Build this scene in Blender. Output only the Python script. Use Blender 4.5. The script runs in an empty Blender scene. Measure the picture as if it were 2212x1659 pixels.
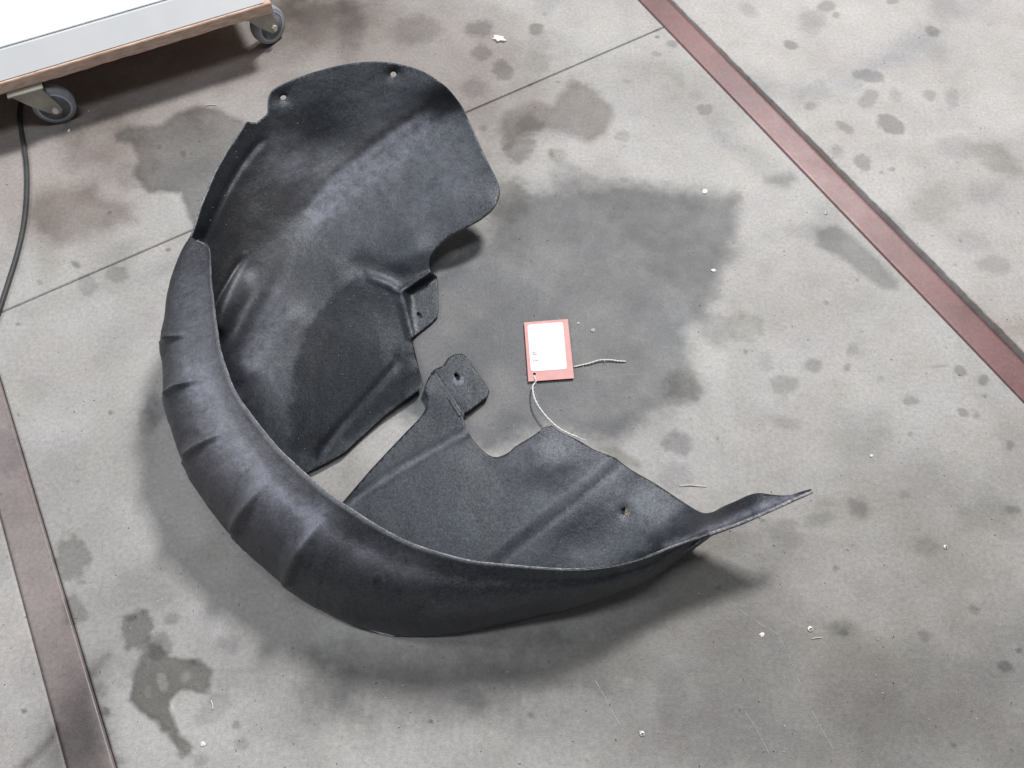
import bpy, bmesh, math, random
import numpy as np
from mathutils import Vector, Matrix
from mathutils.geometry import delaunay_2d_cdt
random.seed(7); rng = np.random.default_rng(7)
S = bpy.context.scene
COL = S.collection

# ------------------------------------------------------------------ camera
TILT = math.radians(27.0); H = 1.10; F = 1671.0      # phone held 1.1 m above the floor
cam = bpy.data.cameras.new('camera'); co = bpy.data.objects.new('camera', cam); COL.objects.link(co)
co.location = (0, 0, H); co.rotation_euler = (TILT, 0, 0)
cam.sensor_width = 36; cam.lens = 36 * F / 2212.0; cam.clip_start = .02; cam.clip_end = 60
S.camera = co

# ------------------------------------------------------------------ light
W = bpy.data.worlds.new('World'); S.world = W; W.use_nodes = True
bg = W.node_tree.nodes['Background']; bg.inputs[0].default_value = (.93, .96, 1, 1); bg.inputs[1].default_value = 0.11
S.view_settings.view_transform = 'Standard'; S.view_settings.look = 'None'
S.view_settings.exposure = -0.17; S.view_settings.gamma = 1

def lamp(name, loc, target, sx, sy, power, col):
    l = bpy.data.lights.new(name, 'AREA'); l.shape = 'RECTANGLE'; l.size = sx; l.size_y = sy
    l.energy = power; l.color = col
    o = bpy.data.objects.new(name, l); COL.objects.link(o); o.location = loc
    o.rotation_euler = (Vector(target) - Vector(loc)).to_track_quat('-Z', 'Y').to_euler()
    return o
lamp('area_lamp', (1.7, 3.7, 4.3), (0, .6, 0), .75, .75, 335, (1, .985, .97))
lamp('area_lamp', (-3.2, 1.3, 3.4), (0, .6, 0), .5, 1.6, 62, (.95, .97, 1))
lamp('area_lamp', (-.35, .42, 3.3), (-.35, .42, 0), 1.7, .2, 29, (.93, .96, 1))  # added lamp overhead, placed to make highlights on the liner

# ------------------------------------------------------------------ helpers
st, ct = math.sin(TILT), math.cos(TILT)
def P(u, v, z=0.0):
    """point of the place seen at (u, v) of the 2212 x 1659 photograph, at height z"""
    u = np.asarray(u, float); v = np.asarray(v, float); z = np.asarray(z, float)
    dx = (u - 1106) / F; q = (829.5 - v) / F
    dy = q * ct + st; dz = q * st - ct
    k = (z - H) / dz
    return np.stack(np.broadcast_arrays(dx * k, dy * k, z + 0 * k), -1)
def UV(w):
    w = np.asarray(w, float); x, y, z = w[..., 0], w[..., 1], w[..., 2] - H
    d = y * st - z * ct
    return 1106 + F * x / d, 829.5 - F * (y * ct + z * st) / d

def mesh(name, verts, faces, mats=(), parent=None, smooth=True, mi=None):
    me = bpy.data.meshes.new(name)
    me.from_pydata([tuple(map(float, p)) for p in verts], [], [tuple(map(int, f)) for f in faces])
    for m in mats: me.materials.append(m)
    if smooth: me.polygons.foreach_set('use_smooth', np.ones(len(me.polygons), bool))
    if mi is not None: me.polygons.foreach_set('material_index', np.asarray(mi, np.int32))
    me.update()
    o = bpy.data.objects.new(name, me); COL.objects.link(o)
    if parent: o.parent = parent
    return o
def bmobj(name, bm, mat, parent=None, smooth=False):
    me = bpy.data.meshes.new(name); bm.normal_update(); bm.to_mesh(me); bm.free(); me.materials.append(mat)
    if smooth: me.polygons.foreach_set('use_smooth', np.ones(len(me.polygons), bool))
    o = bpy.data.objects.new(name, me); COL.objects.link(o)
    if parent: o.parent = parent
    return o
def empty(name, loc, rz=0):
    o = bpy.data.objects.new(name, None); COL.objects.link(o); o.location = loc; o.rotation_euler = (0, 0, rz); return o
def tag(o, label=None, cat=None, group=None, kind=None):
    if label: o['label'] = label
    if cat: o['category'] = cat
    if group: o['group'] = group
    if kind: o['kind'] = kind
    return o

def vnoise(x, y, seed=0):
    xi = np.floor(x).astype(np.int64); yi = np.floor(y).astype(np.int64); fx = x - xi; fy = y - yi
    def h(a, b):
        n = (a * 374761393 + b * 668265263 + seed * 1442695041) & 0xFFFFFFFF
        n = ((n ^ (n >> 13)) * 1274126177) & 0xFFFFFFFF
        return ((n ^ (n >> 16)) & 0xFFFF) / 65535.0
    fx = fx * fx * (3 - 2 * fx); fy = fy * fy * (3 - 2 * fy)
    return (h(xi, yi) * (1 - fx) + h(xi + 1, yi) * fx) * (1 - fy) + (h(xi, yi + 1) * (1 - fx) + h(xi + 1, yi + 1) * fx) * fy
def fbm(x, y, seed=0, oct=4):
    s = 0; a = .5; n = 0
    for i in range(oct):
        s = s + a * vnoise(x * 2 ** i + 17.3 * i, y * 2 ** i - 9.1 * i, seed + i); n += a; a *= .55
    return s / n          # 0..1
def sstep(a, b, x):
    t = np.clip((x - a) / (b - a), 0, 1); return t * t * (3 - 2 * t)
def inpoly(px, py, poly):
    c = np.zeros(px.shape, bool); n = len(poly)
    for i in range(n):
        x1, y1 = poly[i]; x2, y2 = poly[(i + 1) % n]
        if y1 == y2: continue
        m = ((y1 > py) != (y2 > py)) & (px < (x2 - x1) * (py - y1) / (y2 - y1) + x1)
        c ^= m
    return c
def dline(px, py, pts, closed=False):
    d = np.full(px.shape, 1e9); n = len(pts)
    for i in range(n if closed else n - 1):
        x1, y1 = pts[i][:2]; x2, y2 = pts[(i + 1) % n][:2]
        vx, vy = x2 - x1, y2 - y1; L = vx * vx + vy * vy + 1e-9
        t = np.clip(((px - x1) * vx + (py - y1) * vy) / L, 0, 1)
        d = np.minimum(d, np.hypot(px - x1 - t * vx, py - y1 - t * vy))
    return d
def catmull(pts, n, closed=False, alpha=.5):
    pts = np.asarray(pts, float); ds = np.r_[0, np.cumsum(np.linalg.norm(np.diff(pts, axis=0), axis=1) ** alpha + 1e-9)]
    m = np.zeros_like(pts)
    for i in range(len(pts)):
        a = max(i - 1, 0); b = min(i + 1, len(pts) - 1)
        m[i] = (pts[b] - pts[a]) / (ds[b] - ds[a])
    q = np.linspace(0, ds[-1], n); k = np.clip(np.searchsorted(ds, q, 'right') - 1, 0, len(pts) - 2)
    h = (ds[k + 1] - ds[k]); t = ((q - ds[k]) / h)[:, None]; h = h[:, None]
    return ((2*t**3 - 3*t**2 + 1) * pts[k] + (t**3 - 2*t**2 + t) * h * m[k] + (-2*t**3 + 3*t**2) * pts[k+1] + (t**3 - t**2) * h * m[k+1])
def pchain(pts, ctrl, q):
    """catmull through ctrl values at integer params, evaluated at q"""
    c = np.asarray(ctrl, float); q = np.clip(q, 0, len(c) - 1); k = np.clip(q.astype(int), 0, len(c) - 2); t = q - k
    if c.ndim > 1: t = t[:, None]
    a = c[np.maximum(k - 1, 0)]; b = c[k]; d = c[k + 1]; e = c[np.minimum(k + 2, len(c) - 1)]
    return .5 * (2*b + (d - a) * t + (2*a - 5*b + 4*d - e) * t*t + (3*b - a - 3*d + e) * t**3)
def dense(pts, step=4.0, closed=True):
    out = []; n = len(pts)
    for i in range(n if closed else n - 1):
        a = np.array(pts[i][:2], float); b = np.array(pts[(i + 1) % n][:2], float)
        k = max(1, int(round(np.linalg.norm(b - a) / step)))
        for j in range(k): out.append(a + (b - a) * j / k)
    return np.array(out)
def rounded(pts, it=2):
    """Chaikin corner cutting of a closed polygon"""
    p = np.array(pts, float)
    for _ in range(it):
        q = np.roll(p, -1, 0); p = np.stack([p * .8 + q * .2, p * .2 + q * .8], 1).reshape(-1, 2)
    return p

def rid(u, v, pts, w, amp, taper=0):
    k = amp * np.exp(-(dline(u, v, pts) / w) ** 2)
    if taper & 1: k = k * (1 - np.exp(-(np.hypot(u - pts[0][0], v - pts[0][1]) / (2.4 * w)) ** 2))
    if taper & 2: k = k * (1 - np.exp(-(np.hypot(u - pts[-1][0], v - pts[-1][1]) / (2.4 * w)) ** 2))
    return k

# ------------------------------------------------------------------ materials
def mat(name, col=(.5, .5, .5), rough=.6, metal=0, spec=.5):
    m = bpy.data.materials.new(name); m.use_nodes = True; nt = m.node_tree; b = nt.nodes['Principled BSDF']
    b.inputs['Base Color'].default_value = (*col, 1); b.inputs['Roughness'].default_value = rough
    b.inputs['Metallic'].default_value = metal; b.inputs['Specular IOR Level'].default_value = spec
    return m, nt, b
def N(nt, t, **k):
    n = nt.nodes.new(t)
    for a, v in k.items():
        if a.startswith('i_'): n.inputs[a[2:].replace('_', ' ')].default_value = v
        else: setattr(n, a, v)
    return n
def noise(nt, scale, detail=4, rough=.55, src=None, dist=0):
    n = N(nt, 'ShaderNodeTexNoise'); n.inputs['Scale'].default_value = scale; n.inputs['Detail'].default_value = detail
    n.inputs['Roughness'].default_value = rough; n.inputs['Distortion'].default_value = dist
    if src: nt.links.new(src, n.inputs['Vector'])
    return n.outputs['Fac']
def geo(nt): return N(nt, 'ShaderNodeNewGeometry').outputs['Position']
def ramp(nt, src, stops):
    r = N(nt, 'ShaderNodeValToRGB'); e = r.color_ramp.elements
    while len(e) < len(stops): e.new(.5)
    for k, (p, c) in zip(e, stops):
        k.position = p; k.color = (*c, 1) if len(c) == 3 else c
    nt.links.new(src, r.inputs[0]); return r.outputs[0]
def mix(nt, fac, a, b, mode='MIX'):
    m = N(nt, 'ShaderNodeMix', data_type='RGBA', blend_type=mode)
    for s, i in ((fac, 0), (a, 6), (b, 7)):
        if hasattr(s, 'is_linked') or isinstance(s, bpy.types.NodeSocket): nt.links.new(s, m.inputs[i])
        else: m.inputs[i].default_value = s if i == 0 else (*s, 1)
    return m.outputs[2]
def math_(nt, op, a, b=0.0, c=None):
    m = N(nt, 'ShaderNodeMath', operation=op)
    for i, s in enumerate((a, b) + ((c,) if c is not None else ())):
        if isinstance(s, bpy.types.NodeSocket): nt.links.new(s, m.inputs[i])
        else: m.inputs[i].default_value = s
    return m.outputs[0]
def bump(nt, b, h, strength, dist):
    n = N(nt, 'ShaderNodeBump'); n.inputs['Strength'].default_value = strength; n.inputs['Distance'].default_value = dist
    nt.links.new(h, n.inputs['Height']); nt.links.new(n.outputs[0], b.inputs['Normal'])
def attr(nt, name): return N(nt, 'ShaderNodeAttribute', attribute_name=name)

def floor_mat(name, cols, rough, bs, speck=True, tintmul=1.0):
    m, nt, b = mat(name, rough=rough)
    g = geo(nt)
    base = ramp(nt, noise(nt, 5, 7, .62, g, .4), [(.30, cols[0]), (.5, cols[1]), (.70, cols[2])])
    fine = ramp(nt, noise(nt, 160, 5, .7, g), [(.3, (.80, .80, .80)), (.7, (1.14, 1.14, 1.14))])
    c = mix(nt, 1.0, base, fine, 'MULTIPLY')
    fine2 = ramp(nt, noise(nt, 700, 2, .6, g), [(.3, (.86, .86, .86)), (.72, (1.13, 1.13, 1.13))])
    c = mix(nt, 1.0, c, fine2, 'MULTIPLY')
    if speck:     # aggregate grains and lime flecks in the worn surface
        v = N(nt, 'ShaderNodeTexVoronoi', feature='F1'); v.inputs['Scale'].default_value = 260; nt.links.new(g, v.inputs['Vector'])
        d = ramp(nt, v.outputs['Distance'], [(.0, (1, 1, 1)), (.16, (0, 0, 0))])
        sel = ramp(nt, noise(nt, 90, 1, .5, g), [(.60, (0, 0, 0)), (.66, (1, 1, 1))])
        c = mix(nt, math_(nt, 'MULTIPLY', math_(nt, 'MULTIPLY', d, sel), .55), c, (.75, .74, .70))
        v2 = N(nt, 'ShaderNodeTexVoronoi', feature='F1'); v2.inputs['Scale'].default_value = 190; nt.links.new(g, v2.inputs['Vector'])
        d2 = ramp(nt, v2.outputs['Distance'], [(.0, (1, 1, 1)), (.15, (0, 0, 0))])
        sel2 = ramp(nt, noise(nt, 60, 1, .5, g), [(.62, (0, 0, 0)), (.68, (1, 1, 1))])
        c = mix(nt, math_(nt, 'MULTIPLY', math_(nt, 'MULTIPLY', d2, sel2), .5), c, (.12, .115, .11))
        # long hairline scuffs, two directions
        for ang, sc, k in ((.5, 9, 1), (-.9, 7, 2), (1.9, 8, 3)):
            mp = N(nt, 'ShaderNodeMapping'); mp.inputs['Rotation'].default_value = (0, 0, ang)
            mp.inputs['Scale'].default_value = (1.6, 55, 1); mp.inputs['Location'].default_value = (k * 3.1, k, 0); nt.links.new(g, mp.inputs['Vector'])
            s = noise(nt, sc * .5, 2, .5, mp.outputs[0], .15)
            line = ramp(nt, s, [(.735, (0, 0, 0)), (.76, (1, 1, 1))])
            c = mix(nt, math_(nt, 'MULTIPLY', line, .22), c, (.62, .61, .58))
    a = attr(nt, 'stain')
    c = mix(nt, 1.0, c, a.outputs['Color'], 'MULTIPLY')
    nt.links.new(c, b.inputs['Base Color'])
    r = math_(nt, 'SUBTRACT', math_(nt, 'ADD', math_(nt, 'MULTIPLY', noise(nt, 30, 4, .6, g), .22), rough - .11), math_(nt, 'MULTIPLY', math_(nt, 'SUBTRACT', 1.0, a.outputs['Alpha']), .2))
    nt.links.new(r, b.inputs['Roughness'])
    h = math_(nt, 'ADD', noise(nt, 350, 4, .7, g), math_(nt, 'MULTIPLY', noise(nt, 40, 3, .6, g), 1.2))
    bump(nt, b, h, bs, .0016)
    return m
M_conc = floor_mat('worn_concrete', ((.395, .378, .362), (.446, .432, .418), (.49, .478, .466)), .62, .35)
M_conc_r = floor_mat('pale_concrete', ((.41, .385, .368), (.465, .445, .43), (.52, .50, .49)), .62, .35)
M_red = floor_mat('red_painted_steel', ((.195, .10, .10), (.24, .12, .12), (.27, .158, .155)), .45, .10, False)
M_redold = floor_mat('faded_red_steel', ((.235, .19, .183), (.285, .235, .228), (.33, .282, .275)), .45, .12, False)
M_joint, nt, b = mat('joint_dirt', rough=.95)
nt.links.new(ramp(nt, noise(nt, 60, 5, .7, geo(nt)), [(.35, (.008, .007, .006)), (.62, (.02, .018, .016)), (.76, (.09, .08, .065))]), b.inputs['Base Color'])

def felt(name, c0, c1, dustc, rough, spec=.45, lump=1.0):
    m, nt, b = mat(name, rough=rough, spec=spec); g = geo(nt)
    base = ramp(nt, noise(nt, 9, 6, .65, g, .5), [(.32, c0), (.68, c1)])
    mott = ramp(nt, noise(nt, 75, 6, .72, g, .3), [(.33, (.66, .66, .68)), (.68, (1.34, 1.34, 1.32))])
    c = mix(nt, 1.0, base, mott, 'MULTIPLY')
    fib = ramp(nt, noise(nt, 620, 4, .75, g), [(.32, (.55, .55, .55)), (.72, (1.6, 1.6, 1.6))])
    c = mix(nt, 1.0, c, fib, 'MULTIPLY')
    gr = ramp(nt, noise(nt, 270, 5, .8, g), [(.34, (.66, .66, .66)), (.68, (1.45, 1.45, 1.45))])
    c = mix(nt, 1.0, c, gr, 'MULTIPLY')
    a = attr(nt, 'dust_sheen')
    patch = math_(nt, 'MULTIPLY', a.outputs['Fac'], ramp(nt, noise(nt, 28, 6, .7, g, .8), [(.28, (.25, .25, .25)), (.62, (1, 1, 1))]))
    c = mix(nt, patch, c, dustc)
    fm = math_(nt, 'MULTIPLY', attr(nt, 'sheen_film').outputs['Fac'], ramp(nt, noise(nt, 55, 7, .78, g, .4), [(.30, (.05, .05, .05)), (.66, (1, 1, 1))]))  # sheen painted into the base colour, together with dust film and scuffs
    c = mix(nt, fm, c, (.215, .222, .27))
    spg = ramp(nt, math_(nt, 'ADD', math_(nt, 'MULTIPLY', noise(nt, 230, 5, .85, g), .6), math_(nt, 'MULTIPLY', noise(nt, 480, 3, .8, g), .4)), [(.36, (.42, .42, .42)), (.64, (1.65, 1.65, 1.65))])
    dmp_shade = attr(nt, 'damp_shade').outputs['Fac']
    c = mix(nt, dmp_shade, c, mix(nt, 1.0, c, (.42, .43, .46), 'MULTIPLY'))
    nt.links.new(math_(nt, 'MULTIPLY', math_(nt, 'SUBTRACT', 1.0, math_(nt, 'MULTIPLY', dmp_shade, .55)), math_(nt, 'MULTIPLY', spg, spec)), b.inputs['Specular IOR Level'])
    # dry splashes of mud, tiny
    v = N(nt, 'ShaderNodeTexVoronoi', feature='F1'); v.inputs['Scale'].default_value = 120; nt.links.new(g, v.inputs['Vector'])
    d = ramp(nt, v.outputs['Distance'], [(.08, (1, 1, 1)), (.2, (0, 0, 0))])
    sel = ramp(nt, noise(nt, 22, 3, .6, g), [(.58, (0, 0, 0)), (.68, (1, 1, 1))])
    c = mix(nt, math_(nt, 'MULTIPLY', math_(nt, 'MULTIPLY', d, sel), .4), c, (.20, .185, .17))
    c = mix(nt, .6, c, mix(nt, 1.0, c, gr, 'MULTIPLY'))
    nt.links.new(c, b.inputs['Base Color'])
    r = math_(nt, 'ADD', math_(nt, 'MULTIPLY', noise(nt, 35, 5, .65, g), .26), rough - .13)
    nt.links.new(r, b.inputs['Roughness']); b.inputs['Specular Tint'].default_value = (.86, .92, 1, 1)
    h = math_(nt, 'ADD', math_(nt, 'MULTIPLY', noise(nt, 800, 3, .7, g), .45), math_(nt, 'MULTIPLY', noise(nt, 130, 4, .6, g), .65 * lump))
    h = math_(nt, 'ADD', h, math_(nt, 'MULTIPLY', noise(nt, 24, 4, .6, g), .8 * lump)); h = math_(nt, 'ADD', h, math_(nt, 'MULTIPLY', noise(nt, 300, 4, .8, g), 1.1))
    bump(nt, b, h, .4, .0013)
    return m
M_felt = felt('charcoal_felt', (.011, .0125, .0155), (.020, .023, .029), (.056, .050, .048), .42, .7, .5)
M_felt2 = felt('worn_charcoal_felt', (.016, .0175, .021), (.034, .035, .041), (.135, .128, .135), .42, .7, 1.2)
M_edge = felt('cut_felt_edge', (.17, .175, .19), (.31, .31, .33), (.25, .25, .25), .85, .2)

M_tagred, nt, b = mat('salmon_card', (.62, .20, .19), .55)
nt.links.new(ramp(nt, noise(nt, 60, 3, .5, geo(nt)), [(.3, (.70, .34, .33)), (.7, (.77, .40, .385))]), b.inputs['Base Color'])
M_tagedge, _, _ = mat('card_cut_edge', (.50, .05, .06), .6)
M_white, _, _ = mat('white_label_paper', (.93, .93, .93), .4)
M_ink, _, _ = mat('label_ink', (.12, .12, .12), .6)
M_string, nt, b = mat('cotton_twine', (.72, .68, .60), .85)
nt.links.new(ramp(nt, noise(nt, 900, 2, .5, geo(nt)), [(.3, (.70, .67, .61)), (.7, (.92, .90, .86))]), b.inputs['Base Color'])
M_paint, nt, b = mat('white_lacquer', (.84, .85, .87), .35)
nt.links.new(ramp(nt, noise(nt, 7, 5, .6, geo(nt)), [(.3, (.80, .82, .85)), (.7, (.90, .91, .92))]), b.inputs['Base Color'])
M_paintg, nt, b = mat('grey_white_rail', (.55, .57, .60), .4)
M_wood, nt, b = mat('raw_chipboard_edge', rough=.75)
mp = N(nt, 'ShaderNodeMapping'); mp.inputs['Scale'].default_value = (6, 40, 160); nt.links.new(geo(nt), mp.inputs['Vector'])
nt.links.new(ramp(nt, noise(nt, 2.2, 5, .7, mp.outputs[0]), [(.3, (.45, .28, .20)), (.5, (.72, .52, .42)), (.72, (.85, .70, .60))]), b.inputs['Base Color'])
bump(nt, b, noise(nt, 120, 4, .7, geo(nt)), .5, .002)
M_wheel, nt, b = mat('grey_rubber_tyre', rough=.5)
nt.links.new(ramp(nt, noise(nt, 50, 4, .6, geo(nt)), [(.3, (.26, .285, .32)), (.7, (.42, .45, .50))]), b.inputs['Base Color'])
M_hub, nt, b = mat('grey_plastic_hub', (.10, .11, .115), .5)
M_hubrim, nt, b = mat('pale_plastic_rim', (.62, .65, .70), .35)
M_zinc, nt, b = mat('dull_zinc_plate', rough=.5, metal=.5)
nt.links.new(ramp(nt, noise(nt, 30, 4, .6, geo(nt)), [(.3, (.30, .29, .25)), (.7, (.46, .45, .40))]), b.inputs['Base Color'])
M_steel, nt, b = mat('bright_steel', (.80, .80, .80), .42, .35)
M_dark, nt, b = mat('dark_recess', (.02, .02, .02), .8)
M_cable, nt, b = mat('rubber_cable', rough=.55)
nt.links.new(ramp(nt, noise(nt, 40, 3, .6, geo(nt)), [(.3, (.035, .037, .038)), (.7, (.065, .068, .07))]), b.inputs['Base Color'])
M_flake, nt, b = mat('white_flake', (.85, .85, .83), .7)
M_straw, nt, b = mat('pale_fibre', (.72, .70, .64), .7)
M_grit, nt, b = mat('black_grit', (.03, .03, .03), .8)
M_beige, nt, b = mat('dried_mud', rough=.9)
nt.links.new(ramp(nt, noise(nt, 300, 4, .7, geo(nt)), [(.3, (.10, .095, .085)), (.7, (.42, .38, .32))]), b.inputs['Base Color'])

# ------------------------------------------------------------------ floor stains (traced oil marks and darker areas)
TL = lambda pts: [(x / 2, y / 2) for x, y in pts]
TR = lambda pts: [(1106 + x / 2, y / 2) for x, y in pts]
BL = lambda pts: [(x / 2, 829.5 + y / 2) for x, y in pts]
BR = lambda pts: [(1106 + x / 2, 829.5 + y / 2) for x, y in pts]
GR, BRN, BLU, OLV = (1, 1, 1), (1.04, .97, .94), (.965, 1, 1.06), (1.0, 1.0, .95)
# polygons: (points, strength, softness px, tint, warp px)
polys = [
 ([(380,40),(560,-30),(1000,-40),(1130,60),(1180,220),(1060,330),(900,300),(560,260),(300,360),(150,330),(200,200)], .66, 70, BRN, 50),
 ([(560,-40),(860,-40),(760,90),(620,120),(590,60)], .62, 40, BRN, 30),
 ([(470,1390),(900,1400),(1500,1290),(1640,1230),(1760,1420),(2300,1330),(2300,1750),(1500,1720),(1000,1560),(620,1560),(500,1480)], .74, 70, GR, 50),  # broad darker area across the near floor
 ([(620,1420),(900,1400),(1180,1400),(1330,1480),(1080,1560),(800,1570),(680,1520)], .66, 45, GR, 40),  # second darker area below the liner
 ([(-50,250),(240,240),(330,330),(280,450),(120,520),(-50,480)], .80, 50, BRN, 40),
 (TL([(495,570),(560,545),(700,540),(760,490),(850,460),(950,470),(1050,520),(1130,600),(1000,900),(850,1000),(810,930),(780,830),(640,830),(570,760),(600,690),(570,610),(500,610)]), .47, 5, GR, 8),
 (TL([(130,880),(200,830),(300,810),(400,770),(430,850),(560,880),(580,960),(420,1000),(300,1060),(180,1040),(120,940)]), .63, 14, BRN, 14),
 (TR([(0,470),(90,440),(180,460),(250,350),(320,360),(430,450),(440,510),(400,590),(340,615),(230,570),(150,560),(60,580),(0,600),(-60,560),(-40,480)]), .56, 7, BRN, 8),
 ([(880,620),(945,560),(1020,515),(1070,480),(1085,440),(1130,420),(1200,398),(1330,392),(1470,404),(1545,418),(1600,424),(1607,440),(1592,480),(1585,550),(1560,610),(1520,680),(1480,720),(1490,800),(1470,860),(1400,920),(1330,960),(1240,940),(1180,920),(1040,985),(980,930),(870,900),(860,760)], .40, 20, BLU, 20),
 ([(1250,405),(1545,420),(1604,428),(1592,480),(1585,550),(1562,610),(1515,690),(1470,640),(1400,560)], .74, 10, GR, 14),
 (TR([(1310,985),(1400,975),(1500,1040),(1590,1120),(1665,1220),(1655,1255),(1600,1245),(1500,1180),(1400,1100),(1310,1060)]), .54, 6, GR, 8),
 (TR([(1200,400),(1480,300),(1700,150),(1850,120),(1880,210),(1650,310),(1300,440)]), .78, 26, BLU, 20),
 (TR([(1090,760),(1210,740),(1225,770),(1190,820),(1130,805),(1095,785)]), .60, 8, GR, 8),
 (TR([(660,315),(730,305),(750,360),(740,385),(700,360)]), .80, 6, OLV, 5),
 (TR([(820,480),(880,500),(1000,600),(980,650),(900,600),(860,560)]), .86, 12, GR, 8),
 (BL([(600,1170),(680,1110),(740,1180),(830,1190),(910,1240),(915,1300),(880,1330),(780,1330),(730,1380),(740,1440),(770,1500),(840,1580),(830,1620),(790,1620),(740,1540),(700,1480),(620,1430),(565,1350),(570,1230)]), .40, 4, OLV, 15),
 (BL([(830,1470),(870,1400),(920,1330),(980,1340),(1010,1390),(960,1440),(890,1480)]), .80, 5, GR, 5),
 (BL([(380,1250),(430,1180),(480,1150),(490,1180),(440,1220),(400,1270)]), .68, 5, GR, 5),
 (BL([(60,1650),(140,1590),(200,1530),(240,1460),(260,1470),(230,1540),(150,1620),(110,1670)]), .56, 6, BRN, 6),
 (BL([(150,1500),(240,1400),(330,1250),(400,1200),(430,1330),(480,1500),(500,1720),(100,1720)]), .40, 40, GR, 22),
 (BL([(1300,1290),(1480,1110),(1900,1150),(2250,1200),(2350,1320),(2100,1400),(1700,1420),(1420,1400)]), .74, 40, GR, 40),
 ([(1290,965),(1330,962),(1385,1000),(1380,1015),(1340,1005)], .62, 6, OLV, 4),  # small dark patch beside the lower panel
 (BR([(560,560),(1100,420),(1500,300),(2300,250),(2300,1750),(700,1750),(500,1100)]), .76, 120, (1.0, .985, .965), 60),
 (BR([(2080,1400),(2260,1320),(2260,1660),(2000,1640)]), .93, 40, GR, 30),
 (TR([(2060,1400),(2250,1330),(2250,1480),(2120,1480)]), .80, 20, BRN, 16),
]
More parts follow.
